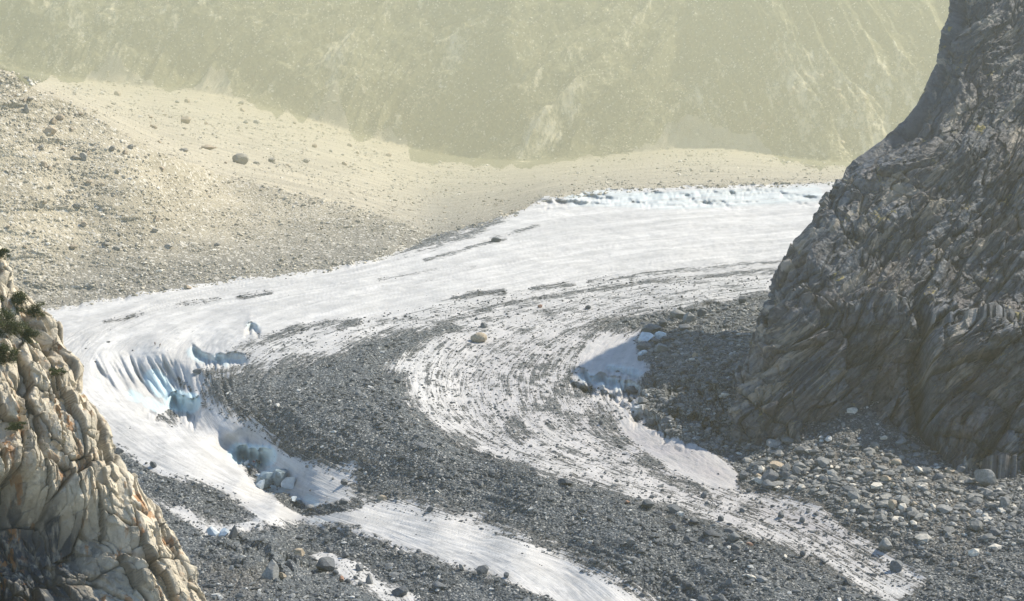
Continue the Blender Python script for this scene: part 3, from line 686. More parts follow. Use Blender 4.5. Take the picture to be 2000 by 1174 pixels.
# --- right cliff
SIL_R = [(1930, -400), (1880, -120), (1856, 0), (1846, 40), (1832, 90), (1822, 140), (1795, 190), (1760, 240), (1700, 285), (1655, 325), (1630, 350), (1605, 390), (1580, 430), (1545, 480), (1520, 505), (1510, 545), (1490, 590), (1475, 640),
         (1452, 690), (1432, 740), (1425, 790), (1420, 850), (1422, 900), (1424, 980)]
def disp_r(P, N, S_, T_):
    px, py = proj(P)
    x, z, y = P[..., 0], P[..., 2], P[..., 1]
    ca, sa = math.cos(R(37)), math.sin(R(37))
    along = x * ca + z * sa; across = -x * sa + z * ca
    wv = 5 * vnoise(x / 45, z / 45, y / 60, seed=51); across = across + wv
    along = along + 6 * vnoise(x / 20, z / 20, y / 30, seed=52)
    wr = sstep(0, 8, S_)
    big = fbm(across / 18, along / 60, y / 50, seed=53, octv=3, ridged=True)
    def saw(p, sharp=0.86):
        f = p - np.floor(p); return np.where(f < sharp, f / sharp, (1 - f) / (1 - sharp)) - 0.5
    am = lambda sc, sd: 0.35 + 0.65 * sstep(-0.35, 0.4, vnoise(across / sc, along / (sc * 1.8), y / sc, seed=sd))
    sl = 5.0 * saw(across / 11 + 0.6 * vnoise(along / 38, across / 30, seed=80)) * am(22, 81)
    sl = sl + 1.9 * saw(across / 4.6 + 0.8 * vnoise(along / 22, across / 14, seed=82)) * am(9, 83)
    sl = sl + 1.1 * saw(across / 1.9 + 1.2 * vnoise(along / 12, across / 6, seed=84), 0.8) * am(5, 85)
    f1, f2, D, rc = voro(across / 7, along / 15, y / 14, seed=55)
    blk = 3.4 * (rc[0] - 0.5) + 4.0 * (D[0] * (rc[1] - .35) + 1.6 * D[1] * (rc[2] - .3)); crk = np.exp(-(f2 - f1) / 0.05) * (rc[1] > 0.5)
    f1b, f2b, Db, rb = voro(across / 2.4, along / 5.0, y / 6, seed=56)
    blk2 = 1.3 * (rb[0] - 0.5) + 2.0 * (Db[0] * (rb[1] - .4) + 1.3 * Db[1] * (rb[2] - .4)); crk2 = np.exp(-(f2b - f1b) / 0.06) * (rb[1] > 0.6)
    smooth_zone = sstep(330, 270, py + (px - 1850) * 0.2) * 0.8
    low = sstep(540, 640, py)                # the lower cliff breaks into big faces
    f1, f2, D, rc = voro(across / 17, along / 30, y / 30, seed=87)
    facet = (0.4 + 0.6 * low) * (1 - 0.7 * smooth_zone) * (8.0 * (rc[0] - 0.5) + 14 * D[0] * (rc[1] - 0.5) + 15 * D[1] * (rc[2] - 0.35) - 2.5 * np.exp(-(f2 - f1) / 0.04))
    d = facet + 3.4 * big + sl * (1 - 0.55 * smooth_zone) * (1 - 0.35 * low) + (blk * (0.45 + 1.15 * low) + 1.15 * blk2) * (1 - 0.6 * smooth_zone) - 0.7 * crk * (1 - smooth_zone) - 0.3 * crk2
    d = d + 0.45 * fbm(x / 1.6, z / 1.6, y / 1.6, seed=57, octv=3)
    # right-hand block stands forward of the gully at px 1790
    step = sstep(1790, 1806, px - 0.10 * (py - 780) + 8 * vnoise(py / 40, py * 0, seed=58)) * sstep(560, 700, py)
    gul = np.exp(-((px - 1785 - 0.04 * (py - 780)) / 16) ** 2) * sstep(560, 690, py)
    bay = np.exp(-((px - 1690) / 75) ** 2) * sstep(640, 780, py)
    d = d + 14 * step - 10 * gul - 7 * bay
    # bench where the shaded wall meets the broken lower slope
    bench = sstep(330, 230, py + (px - 1850) * 0.15)
    d = d - 7 * bench * wr
    amp = 0.55 + 0.45 * wr
    P2 = P + N * (d * amp)[..., None]
    st = np.stack([along, across, y], -1)
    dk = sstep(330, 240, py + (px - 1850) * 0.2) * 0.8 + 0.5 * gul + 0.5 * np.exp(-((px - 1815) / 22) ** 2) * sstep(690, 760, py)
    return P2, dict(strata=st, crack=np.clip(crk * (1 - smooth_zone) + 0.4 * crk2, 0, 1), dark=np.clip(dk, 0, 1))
def YR(t): return 712 + np.interp(t, [-400, 0, 150, 350, 600, 860, 980], [235, 150, 120, 84, 36, 4, 0])
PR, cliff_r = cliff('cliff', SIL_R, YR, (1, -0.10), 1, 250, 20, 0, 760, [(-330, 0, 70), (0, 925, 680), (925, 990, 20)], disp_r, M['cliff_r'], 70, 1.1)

# --- left cliff
SIL_L = [(-330, -100), (-180, 200), (-60, 400), (-10, 465), (8, 482), (22, 520), (36, 560), (60, 580), (92, 602), (118, 640), (140, 680), (152, 700), (166, 745), (168, 772), (190, 795), (214, 830), (226, 870), (246, 905), (272, 945), (300, 975), (322, 1010), (345, 1050), (372, 1090),
         (384, 1115), (396, 1150), (404, 1180), (470, 1350), (560, 1700), (700, 2300), (760, 2500)]
def disp_l(P, N, S_, T_):
    px, py = proj(P)
    x, y, z = P[..., 0], P[..., 1], P[..., 2]
    hx = (x * 0.75 + y * 0.66)
    zz = z + 0.35 * hx
    wx = 0.7 * vnoise(x / 5, y / 5, z / 6, seed=61); wz = 0.7 * vnoise(x / 6, y / 6, z / 6, seed=62)
    f1, f2, D, rc = voro((hx + wx) / 4.2, (zz + wz) / 9.0, y / 12, seed=63)
    e1 = f2 - f1
    blk = 2.8 * (rc[0] - 0.5) + 4.0 * D[0] * (rc[1] - .5) + 5.5 * D[1] * (rc[2] - .35) ; crk = np.exp(-e1 / 0.035)
    f1b, f2b, Db, rb = voro((hx + wx * 1.2) / 1.7, (zz + wz) / 3.2, y / 5, seed=64)
    e2 = f2b - f1b; k2 = (rb[0] > 0.35)
    blk2 = (1.0 * (rb[0] - 0.5) + 2.0 * Db[0] * (rb[1] - .5) + 2.2 * Db[1] * (rb[2] - .4)); crk2 = np.exp(-e2 / 0.05) * k2
    f1c, f2c, Dc, rcc = voro(hx / 0.75, zz / 1.1, y / 1.5, seed=69)
    blk3 = 0.35 * (rcc[0] - 0.5) + 0.5 * Dc[1] * (rcc[2] - .4)
    rnd = 1.3 * fbm(x / 7, y / 7, z / 9, seed=65, octv=3)
    chim = fbm(hx / 6.5, zz / 30, y / 20, seed=66, octv=2, ridged=True)
    d = blk + 1.05 * blk2 + 0.4 * blk3 + 1.3 * blk3 * sstep(-0.1, 0.4, vnoise(x / 4, y / 4, z / 4, seed=79)) + rnd - 1.0 * crk - 0.35 * crk2 - 2.4 * sstep(0.25, 0.8, -chim) + 1.0 * chim
    d = d + 0.15 * fbm(x / 0.8, y / 0.8, z / 0.8, seed=67, octv=3)
    # lower left: steep undercut wall below an overhanging brow
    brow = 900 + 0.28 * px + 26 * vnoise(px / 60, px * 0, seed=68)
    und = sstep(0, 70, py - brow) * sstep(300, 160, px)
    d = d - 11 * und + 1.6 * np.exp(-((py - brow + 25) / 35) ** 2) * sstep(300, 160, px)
    g1 = np.exp(-((px - 30 - 0.12 * (py - 600)) / 10) ** 2) * sstep(640, 700, py)
    d = d - 1.5 * g1
    wr = sstep(-2, 5, S_)
    amp = 0.5 + 0.5 * wr
    P2 = P + N * (d * amp)[..., None]
    green = np.clip(0.2 + 0.9 * np.exp(-(((px - 40) / 60) ** 2 + ((py - 620) / 90) ** 2)) + 0.5 * np.exp(-(((px - 60) / 60) ** 2 + ((py - 840) / 60) ** 2)), 0, 1) * sstep(1000, 900, py)
    stain_shade = np.clip(1.0 * und + 0.5 * sstep(860, 1000, py) * sstep(-0.1, 0.5, -chim) + 0.35 * sstep(0.55, 0.9, rb[2]) * sstep(620, 900, py), 0, 1)  # rock stain plus painted shade of the undercut lower wall
    return P2, dict(crack=np.clip(crk + 0.5 * crk2, 0, 1), green=green, stain_shade=stain_shade)
def YL(t): return 325 + np.interp(t, [-100, 480, 800, 1174, 1700, 2500], [62, 30, 12, 0, -16, -32])
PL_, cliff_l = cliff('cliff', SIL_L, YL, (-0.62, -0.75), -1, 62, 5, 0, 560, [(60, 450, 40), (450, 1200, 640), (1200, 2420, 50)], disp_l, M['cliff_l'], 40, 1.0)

# ------------------------------------------------------------------ stones
def ico(sub=0):
    t = (1 + 5 ** 0.5) / 2
    v = np.array([(-1, t, 0), (1, t, 0), (-1, -t, 0), (1, -t, 0), (0, -1, t), (0, 1, t), (0, -1, -t), (0, 1, -t), (t, 0, -1), (t, 0, 1), (-t, 0, -1), (-t, 0, 1)], float)
    v /= np.linalg.norm(v[0])
    f = [(0,11,5),(0,5,1),(0,1,7),(0,7,10),(0,10,11),(1,5,9),(5,11,4),(11,10,2),(10,7,6),(7,1,8),(3,9,4),(3,4,2),(3,2,6),(3,6,8),(3,8,9),(4,9,5),(2,4,11),(6,2,10),(8,6,7),(9,8,1)]
    for _ in range(sub):
        v = list(map(tuple, v)); mid = {}; nf = []
        def m(a, b):
            k = (min(a, b), max(a, b))
            if k not in mid:
                p = (np.array(v[a]) + np.array(v[b])) / 2; p /= np.linalg.norm(p); v.append(tuple(p)); mid[k] = len(v) - 1
            return mid[k]
        for a, b, c in f:
            x, y, z = m(a, b), m(b, c), m(c, a); nf += [(a, x, z), (b, y, x), (c, z, y), (x, y, z)]
        f = nf; v = np.array(v)
    return np.array(v), np.array(f)

def chip(v, r, n=11, lo=0.55, hi=0.95):
    """cut planes off a ball: a faceted boulder"""
    v = v.copy()
    for i in range(n):
        d = r.normal(size=3); d /= np.linalg.norm(d); k = r.uniform(lo, hi)
        s = v @ d; m = s > k
        v[m] -= np.outer((s[m] - k), d)
    return v

def stones(name, px, py, size, mat, tone, label, cat, ground=None, flatk=0.6, group=None):
    bv, bf = ico(0)
    vr = [chip(bv * 1.15, rng, 7, 0.6, 0.95) for _ in range(16)]
    n = len(px); g = G_at(px, py) if ground is None else ground
    k = rng.integers(0, 16, n); base = np.stack(vr)[k]
    sx = size * rng.uniform(0.7, 1.8, n); sy = size * rng.uniform(0.7, 1.2, n); sz = size * rng.uniform(flatk * 0.6, flatk * 1.4, n)
    v = base * np.stack([sx, sy, sz], -1)[:, None, :] * 0.5
    tx = rng.normal(0, 0.35, n); c_, s_ = np.cos(tx)[:, None], np.sin(tx)[:, None]
    v = np.stack([v[..., 0], v[..., 1] * c_ - v[..., 2] * s_, v[..., 1] * s_ + v[..., 2] * c_], -1)
    a = rng.uniform(0, 6.283, n); c_, s_ = np.cos(a)[:, None], np.sin(a)[:, None]
    v = np.stack([v[..., 0] * c_ - v[..., 1] * s_, v[..., 0] * s_ + v[..., 1] * c_, v[..., 2]], -1)
    v = v + g[:, None, :]; v[..., 2] += (sz * 0.22)[:, None]
    f = bf[None] + (np.arange(n) * 12)[:, None, None]
    me = new_mesh(name, v.reshape(-1, 3), tris=f.reshape(-1, 3), smooth=False)
    fattr(me, 'tone', np.repeat(tone, 12))
    return link(name, me, mat, kind='stuff', label=label, cat=cat)

def scatter(n, x0, x1, y0, y1, prob):
    out = []
    while n > 0:
        m = max(n * 2, 4000)
        x = rng.uniform(x0, x1, m); y = rng.uniform(y0, y1, m)
        k = rng.uniform(0, 1, m) < prob(x, y); x, y = x[k][:n], y[k][:n]
        out.append((x, y)); n -= len(x)
    return np.concatenate([o[0] for o in out]), np.concatenate([o[1] for o in out])
def deb_at(x, y): return bil(DEB, cidx(x), ridx(y))
def marg_at(x): return interp(MARGIN, x)
def psize(n, lo, hi, a=2.4):
    u = rng.uniform(0, 1, n); return (lo ** (1 - a) + u * (hi ** (1 - a) - lo ** (1 - a))) ** (1 / (1 - a))

N1 = 46000
x, y = scatter(N1, -100, 2150, 560, 1300, lambda x, y: (np.clip((deb_at(x, y) - 0.45) * 2.5, 0, 1) * (0.35 + 0.65 * (vnoise(x / 60, y / 35, seed=70) > -0.1))) * (y > marg_at(x) + 5))
stones('rubble', x, y, psize(N1, 0.45, 2.8, 3.0), M['rubble'], rng.uniform(0, 1, N1), 'loose dark grey stones covering the moraine bands on the glacier', 'stones')
N2 = 9000
x, y = scatter(N2, -100, 1800, 540, 1200, lambda x, y: np.where((deb_at(x, y) > 0.2) & (deb_at(x, y) < 0.75), 0.9, 0.012) * (y > marg_at(x) + 8))
stones('rubble', x, y, psize(N2, 0.4, 1.7, 3.0), M['rubble'], rng.uniform(0, 0.9, N2), 'scattered small stones in streaks on the white ice', 'stones')
N3 = 24000
def pr3(x, y):
    m = marg_at(x); f = interp(FOOT, x)
    return ((y < m + 6) & (y > f - 4)) * np.clip(0.25 + 0.75 * (vnoise(x / 80, y / 22, seed=71) > 0.0) + 0.6 * (np.abs(y - m) < 12), 0, 1)
x, y = scatter(N3, -200, 1800, 60, 620, pr3)
stones('scree_stones', x, y, psize(N3, 0.5, 2.5, 3.1) * np.maximum(G_at(x, y)[:, 1] / 1000, 1) ** 0.9, M['rubble_pale'], rng.uniform(0, 1, N3), 'pale stones strewn over the hazy scree slope beyond the glacier', 'stones')
N4 = 6000
def pr4(x, y):
    a = np.exp(-((y - 960 + (1700 - x) * 0.12) / 60) ** 2); b = (x > 1450) * (deb_at(x, y) > 0.7)
    return b * (0.05 + 0.95 * a)
x, y = scatter(N4, 1440, 2100, 780, 1180, pr4)
stones('rubble', x, y, psize(N4, 0.5, 5.0, 2.6), M['rockfall'], rng.uniform(0.3, 1, N4), 'coarse grey blocks of rockfall below the right hand cliff', 'stones')
N5 = 5000
x, y = scatter(N5, 1240, 1480, 590, 880, lambda x, y: (deb_at(x, y) > 0.7) * 1.0)
stones('rubble', x, y, psize(N5, 0.6, 3.2, 2.7), M['rockfall'], rng.uniform(0.2, 0.95, N5), 'angular blocks heaped along the ice edge left of the right hand cliff', 'stones')
# pale outcrop stones on the mountainside
N6 = 5200
x, y = scatter(N6, -100, 1850, -60, 335, lambda x, y: (y < interp(FOOT, x)) * np.clip(0.12 + 0.9 * (vnoise(x / 60 + y / 60, y / 120, seed=72) > 0.25) + 0.6 * (x > 1450) * (y > 120), 0, 1) * np.where((y < 110) & (x > 1250), 0.12, 1.0))
stones('outcrop_stones', x, y, psize(N6, 2.5, 8.5, 3.0), M['rubble_pale'], rng.uniform(0.3, 1, N6), 'pale rocks showing through the green on the far mountainside', 'stones', flatk=0.8)

# ------------------------------------------------------------------ individual boulders
b3v, b3f = ico(3)
def boulder_mesh(seed, shape):
    r = np.random.default_rng(seed)
    v = b3v * 1.12
    if shape == 'round': v = chip(v, r, 9, 0.78, 0.98)
    elif shape == 'point':
        v = chip(v, r, 8, 0.6, 0.9); k = np.clip((v[:, 2] + 0.6) / 1.7, 0, 1); v[:, :2] *= (1 - 0.85 * k)[:, None]; v[:, 0] += 0.25 * k; v[:, 2] *= 1.15
    elif shape == 'shard': v = chip(v, r, 26, 0.35, 0.8); v[:, 2] += 0.25 * v[:, 0]
    elif shape == 'wedge': v = chip(v, r, 10, 0.55, 0.9); v[:, 2] *= (1 - 0.45 * np.clip(v[:, 0] + 0.2, 0, 1))
    else: v = chip(v, r, 14, 0.55, 0.88)
    nn = fbm(v[:, 0] * 2.2 + seed, v[:, 1] * 2.2, v[:, 2] * 2.2, seed=seed % 97, octv=4)
    v = v * (1 + 0.07 * nn)[:, None]
    v[:, 2] -= v[:, 2].min(); v[:, 2] /= v[:, 2].max()
    w_ = max(np.abs(v[:, 0]).max() * 2, 1e-3); v[:, 0] /= w_; v[:, 1] /= w_
    return new_mesh('boulder', v, tris=b3f, smooth=False)
PROTO = {s: [boulder_mesh(i * 13 + 5 + 100 * k, s) for i in range(6)] for k, s in enumerate(('block', 'round', 'point', 'wedge'))}
MESHCACHE = {}
def boulder(px, py, w_, h_=None, mat='b_dark', shape='block', label=None, group=None, name='boulder', cat='boulder', rot=None):
    """px, py: centre of the boulder in the photo, w_, h_ its size there"""
    if h_ is None: h_ = w_ * 0.6
    g = G_at(px, py + h_ * 0.45); k = m_per_px(g)
    key = (shape, random.randrange(6), mat)
    if key not in MESHCACHE:
        me = PROTO[key[0]][key[1]].copy(); me.materials.append(M[mat]); MESHCACHE[key] = me
    o = bpy.data.objects.new(name, MESHCACHE[key]); C.objects.link(o)
    H_ = h_ * k * 1.25
    o.location = (g[0], g[1], g[2] - H_ * 0.18); o.scale = (w_ * k, (w_ * 0.55 + h_ * 0.45) * k, H_)
    o.rotation_euler = (random.uniform(-.08, .08), random.uniform(-.1, .1), random.uniform(-.5, .5) if rot is None else rot)
    o['label'] = label; o['category'] = cat
    if group: o['group'] = group
    return o

NAMED = [
 (638, 1096, 46, 30, 'b_dark', 'block', 'biggest dark grey boulder on the dirty ice at the bottom of the photo'),
 (583, 1073, 34, 14, 'b_tan', 'wedge', 'low boulder with a tan top just up the slope from the biggest front boulder'),
 (644, 1074, 17, 11, 'b_dark', 'block', 'small grey boulder directly behind the biggest front boulder'),
 (677, 1080, 18, 14, 'b_dark', 'wedge', 'dark boulder at the edge of the gravel right of the biggest front boulder'),
 (703, 1107, 20, 12, 'b_grey', 'block', 'pale grey boulder between the biggest front boulder and the gravel'),
 (655, 1118, 13, 9, 'b_dark', 'round', 'small dark boulder just below the biggest front boulder'),
 (679, 1130, 13, 10, 'b_dark', 'round', 'small round boulder at the front, left of a rusty pink one'),
 (667, 1126, 11, 13, 'b_rust', 'block', 'rusty pink upright stone below the biggest front boulder'),
 (694, 1127, 11, 8, 'b_dark', 'block', 'little dark boulder left of the pointed upright one at the front'),
 (720, 1130, 17, 20, 'b_grey', 'point', 'pointed upright grey boulder on the front ice patch'),
 (703, 1140, 11, 7, 'b_dark', 'round', 'small flat dark boulder below the pointed upright one'),
 (785, 1154, 36, 18, 'b_dark', 'block', 'wide dark boulder at the lower end of the front ice patch'),
 (857, 1141, 34, 16, 'b_dark', 'wedge', 'long wedge shaped boulder in the gravel below the white ice tongue'),
 (943, 1113, 26, 17, 'b_dark', 'round', 'rounded dark boulder on the lower edge of the white ice tongue'),
 (989, 1122, 13, 10, 'b_dark', 'block', 'small boulder on the ice tongue edge right of the rounded dark one'),
 (781, 1077, 14, 8, 'b_dark', 'round', 'dark boulder halfway along the lower edge of the white ice tongue'),
 (900, 1106, 14, 11, 'b_grey', 'block', 'grey boulder on the ice tongue edge left of the rounded dark one'),
 (529, 1111, 36, 36, 'b_grey', 'point', 'tall pointed pale slab on the dark slope at lower left'),
 (553, 1126, 20, 13, 'b_tan', 'wedge', 'cream wedge stone leaning beside the tall pointed slab'),
 (455, 1040, 16, 26, 'b_dark', 'point', 'thin dark rock spike at the crest of the lower left slope'),
 (748, 969, 24, 9, 'b_tan', 'wedge', 'flat tan boulder on the lower side of the central moraine'),
 (706, 955, 14, 11, 'b_dark', 'round', 'dark boulder above the white ice tongue near the blue gully'),
 (673, 941, 18, 12, 'b_dark', 'block', 'dark boulder on streaky ice right of the dirty ice blocks'),
 (670, 977, 22, 12, 'b_dark', 'wedge', 'dark wedge boulder behind the left end of the ice tongue'),
 (841, 992, 16, 11, 'b_dark', 'block', 'dark boulder touching the top edge of the white ice tongue'),
 (607, 990, 26, 9, 'b_grey', 'wedge', 'low grey slab in the gully bottom where two ice lobes meet'),
 (822, 873, 24, 10, 'b_dark', 'wedge', 'dark slab in the middle of the central moraine'),
 (936, 658, 34, 17, 'b_tan', 'round', 'lone tan boulder standing on the white streaked ice in the middle'),
 (945, 636, 15, 9, 'b_dark', 'block', 'small dark boulder just behind the lone tan boulder'),
 (968, 467, 24, 8, 'b_dark', 'wedge', 'low dark slab on the far white ice near the moraine edge'),
 (390, 722, 28, 8, 'b_dark', 'wedge', 'flat slab bridging the ice edge above the blue hollow'),
 (298, 906, 16, 12, 'b_dark', 'block', 'dark boulder on the white ice beside the left hand cliff'),
 (233, 880, 20, 11, 'b_dark', 'block', 'dark boulder touching the outline of the left hand cliff'),
 (536, 857, 16, 11, 'b_dark', 'block', 'dark boulder at the lower left rim of the central moraine above the gully'),
 (515, 820, 12, 8, 'b_dark', 'round', 'small boulder on the ice rim above the blue gully'),
 (1108, 943, 38, 12, 'b_dark', 'wedge', 'long flat dark slab on the upper rim of the central moraine'),
 (1264, 983, 32, 17, 'b_dark', 'block', 'big dark boulder on the ice just above the lower moraine'),
 (1316, 995, 28, 15, 'b_dark', 'wedge', 'dark wedge boulder right of the big dark boulder on the moraine rim'),
 (1225, 979, 13, 7, 'b_rust', 'block', 'small rusty red boulder left of the big dark boulder on the moraine rim'),
 (1376, 964, 14, 12, 'b_dark', 'block', 'dark boulder standing alone on the grey ice above the lower moraine'),
 (1273, 969, 12, 6, 'b_dark', 'round', 'small low boulder just behind the big dark boulder on the moraine rim'),
 (1450, 995, 12, 9, 'b_dark', 'block', 'small dark boulder on dirty ice right of the heap of slabs'),
 (1525, 1004, 15, 13, 'b_dark', 'block', 'dark boulder on the smooth pinkish ice at lower right'),
 (1566, 1015, 12, 11, 'b_dark', 'round', 'rounded dark boulder right of the other one on the pinkish ice'),
 (1231, 1062, 20, 11, 'b_dark', 'wedge', 'dark boulder in the gravel above the end of the white ice tongue'),
 (1390, 1039, 46, 15, 'b_dark', 'wedge', 'longest tilted slab in the heap on the lower moraine'),
 (1426, 1036, 28, 11, 'b_dark', 'block', 'dark block behind the right end of the longest slab'),
 (1433, 1049, 28, 16, 'b_grey', 'wedge', 'grey tilted slab at the right of the slab heap'),
 (1438, 1066, 22, 12, 'b_dark', 'block', 'dark block below the grey tilted slab of the heap'),
 (1348, 1049, 28, 12, 'b_dark', 'wedge', 'dark slab left of the longest slab in the heap'),
 (1463, 1058, 20, 9, 'b_rust', 'block', 'brownish block at the right end of the slab heap'),
 (1354, 1016, 24, 12, 'b_dark', 'block', 'dark block at the back left of the slab heap'),
 (1409, 1012, 14, 10, 'b_dark', 'block', 'small dark block at the back of the slab heap'),
 (1396, 1024, 22, 9, 'b_grey', 'wedge', 'pale edged slab at the back of the slab heap'),
 (1318, 1024, 22, 11, 'b_dark', 'block', 'dark block at the left end of the slab heap'),
 (1486, 1127, 26, 9, 'b_grey', 'wedge', 'flat slab in the bottom gravel right of centre'),
 (1426, 1137, 16, 14, 'b_dark', 'block', 'dark chunk in the bottom gravel left of the flat slab'),
 (1402, 1163, 22, 11, 'b_dark', 'block', 'dark boulder at the very bottom edge right of the ice tongue'),
 (1568, 1081, 12, 10, 'b_dark', 'round', 'dark boulder at the lower rim of the pinkish ice'),
 (1504, 930, 40, 24, 'b_dark', 'block', 'large shaded boulder in the cluster below the right hand cliff'),
 (1516, 909, 30, 12, 'b_tan', 'wedge', 'pale tan topped boulder behind the large shaded one in the cluster'),
 (1480, 931, 17, 9, 'b_tan', 'wedge', 'small orange tan boulder at the left of the cluster'),
 (1451, 928, 18, 14, 'b_dark', 'block', 'dark boulder at the left tip of the boulder cluster by the ice edge'),
 (1501, 945, 34, 18, 'b_grey', 'wedge', 'pale grey boulder at the front of the cluster below the cliff'),
 (1561, 911, 30, 15, 'b_grey', 'wedge', 'slanting grey slab at the right of the boulder cluster'),
 (1534, 928, 26, 14, 'b_dark', 'block', 'dark boulder between the shaded boulder and the slanting slab'),
 (1477, 917, 18, 12, 'b_dark', 'block', 'dark boulder at the back left of the cluster'),
 (1462, 955, 13, 7, 'b_dark', 'round', 'small dark boulder in front of the cluster on the ice edge'),
 (1921, 934, 48, 34, 'b_grey', 'block', 'largest rounded boulder at the foot of the cliff near the right edge'),
 (1962, 986, 22, 20, 'b_grey', 'block', 'blue grey boulder below the largest rounded one at the right edge'),
 (1752, 1103, 30, 18, 'b_dark', 'block', 'dark boulder on the bright ice at the bottom right'),
 (1607, 1095, 15, 9, 'b_dark', 'block', 'dark boulder in the dirty ice left of the bottom right boulder'),
 (1834, 932, 24, 14, 'b_dark', 'round', 'rounded boulder in the shadow at the foot of the cliff'),
 (1883, 906, 11, 32, 'b_grey', 'point', 'thin upright splinter of rock in the shadow of the cliff'),
 (1732, 938, 26, 12, 'b_tan', 'wedge', 'sunlit tan slab in the middle of the rockfall'),
 (1607, 934, 22, 11, 'b_grey', 'block', 'pale grey block on the left flank of the rockfall'),
 (1607, 903, 26, 18, 'b_grey', 'wedge', 'grey slab at the upper left of the rockfall'),
 (1727, 1060, 32, 26, 'b_grey', 'block', 'grey block jutting from the gravel bank above the bottom right ice'),
 (1844, 996, 32, 14, 'b_grey', 'wedge', 'wide pale slab on the slope near the right edge'),
 (1908, 1023, 28, 15, 'b_grey', 'wedge', 'grey slab below the small orange boulder near the right edge'),
 (1890, 1008, 15, 12, 'b_tan', 'block', 'small orange boulder on the slope near the right edge'),
 (1941, 1039, 28, 13, 'b_dark', 'wedge', 'dark slab lowest in the row of slabs near the right edge'),
 (1270, 642, 48, 17, 'b_dark', 'wedge', 'wide flat boulder perched on an ice pedestal at the edge of the moraine'),
 (1258, 677, 30, 15, 'b_dark', 'round', 'rounded dark boulder on the ice below the perched boulder'),
 (1252, 701, 14, 9, 'b_dark', 'block', 'small dark boulder alone on the smooth pinkish ice'),
 (1266, 727, 14, 12, 'b_dark', 'block', 'dark boulder at the end of the crevasse by the rubble'),
 (1290, 681, 30, 15, 'b_grey', 'wedge', 'grey slab in the rubble right of the rounded dark boulder'),
 (1278, 669, 17, 9, 'b_dark', 'block', 'dark block wedged behind the rounded dark boulder'),
 (1298, 665, 17, 9, 'b_dark', 'block', 'dark block in the rubble right of the perched boulder'),
 (1294, 634, 20, 12, 'b_dark', 'block', 'dark block behind the right end of the perched boulder'),
 (1324, 615, 38, 16, 'b_grey', 'wedge', 'large grey slab at the top of the rubble by the upper ice'),
 (1347, 621, 30, 19, 'b_grey', 'block', 'large pale grey block in the upper rubble'),
 (1372, 614, 22, 15, 'b_dark', 'wedge', 'dark tilted block right of the large pale block in the upper rubble'),
 (1335, 638, 28, 11, 'b_dark', 'block', 'dark wide block below the large pale block in the upper rubble'),
 (1340, 649, 18, 9, 'b_grey', 'block', 'grey block below the dark wide block in the upper rubble'),
 (1450, 585, 19, 14, 'b_dark', 'block', 'dark block at the top corner of the rubble touching the cliff outline'),
 (1360, 693, 16, 10, 'b_tan', 'wedge', 'tan stone in the middle of the rubble strip'),
 (1293, 723, 17, 9, 'b_grey', 'block', 'grey block at the rubble edge near the crevasse'),
 (1289, 712, 14, 10, 'b_dark', 'block', 'dark block at the rubble edge above the crevasse'),
 (1232, 778, 15, 11, 'b_dark', 'block', 'dark block on the lowest step of the crevasses'),
 (1235, 760, 26, 14, 'b_dark', 'round', 'dark rounded boulder in the crevasse steps'),
 (1259, 779, 28, 14, 'b_grey', 'wedge', 'grey slab right of the crevasse steps'),
 (1271, 822, 26, 15, 'b_dark', 'block', 'left one of two dark boulders side by side at the edge of the crumbling ice'),
 (1304, 826, 26, 13, 'b_dark', 'block', 'right one of two dark boulders side by side at the edge of the crumbling ice'),
 (1457, 824, 36, 18, 'b_grey', 'wedge', 'large slab in the dark hollow at the foot of the cliff'),
 (1462, 846, 30, 14, 'b_grey', 'block', 'grey block below the large slab in the cliff foot hollow'),
 (1510, 868, 40, 12, 'b_grey', 'wedge', 'long pale slab at the foot of the cliff left of the rockfall'),
 (1174, 827, 10, 8, 'b_dark', 'round', 'small dark boulder alone on streaky ice right of the central moraine'),
 (1212, 870, 11, 8, 'b_dark', 'block', 'small dark boulder on the ice left of the pink ice band'),
 (1069, 765, 8, 5, 'b_dark', 'round', 'tiny dark stone alone on the white ice in the bend'),
 (1149, 598, 12, 7, 'b_dark', 'round', 'small boulder on the upper streaked ice right of centre'),
 (1055, 597, 10, 6, 'b_rust', 'round', 'small reddish boulder on the upper streaked ice'),
 (470, 311, 34, 20, 'b_haze', 'round', 'big dark rounded boulder on the hazy plain beyond the glacier'),
 (408, 288, 36, 10, 'b_tan', 'wedge', 'flat tan slab on the hazy plain left of the big rounded boulder'),
 (360, 293, 22, 8, 'b_haze', 'block', 'dark low boulder at the foot of the hazy mound'),
 (530, 313, 17, 9, 'b_haze', 'block', 'grey boulder on the hazy plain right of the big rounded boulder'),
 (502, 318, 18, 6, 'b_haze', 'wedge', 'low stone between the big rounded boulder and its right neighbour'),
 (147, 307, 20, 8, 'b_haze', 'wedge', 'left one of two touching boulders halfway up the hazy mound'),
 (164, 304, 18, 12, 'b_haze', 'block', 'right one of two touching boulders halfway up the hazy mound'),
 (220, 289, 13, 9, 'b_haze', 'block', 'squarish boulder on the hazy mound below its crest'),
 (256, 286, 13, 8, 'b_haze', 'round', 'dark boulder just below the crest of the hazy mound'),
 (245, 296, 12, 7, 'b_tan', 'block', 'pale boulder between two darker ones below the mound crest'),
 (87, 320, 18, 10, 'b_tan', 'wedge', 'pale slab on the hazy mound near the left edge'),
 (51, 209, 12, 16, 'b_haze', 'point', 'upright boulder high on the hazy mound at the left'),
 (98, 254, 28, 16, 'b_tan', 'block', 'wide pale block high on the hazy mound at the left'),
 (209, 477, 20, 8, 'b_haze', 'wedge', 'dark flat boulder low on the mound above the left ice edge'),
 (230, 484, 16, 6, 'b_haze', 'wedge', 'low dark stone beside the dark flat boulder on the mound'),
 (328, 480, 20, 7, 'b_haze', 'wedge', 'dark flat boulder on the lower mound right of the other flat ones'),
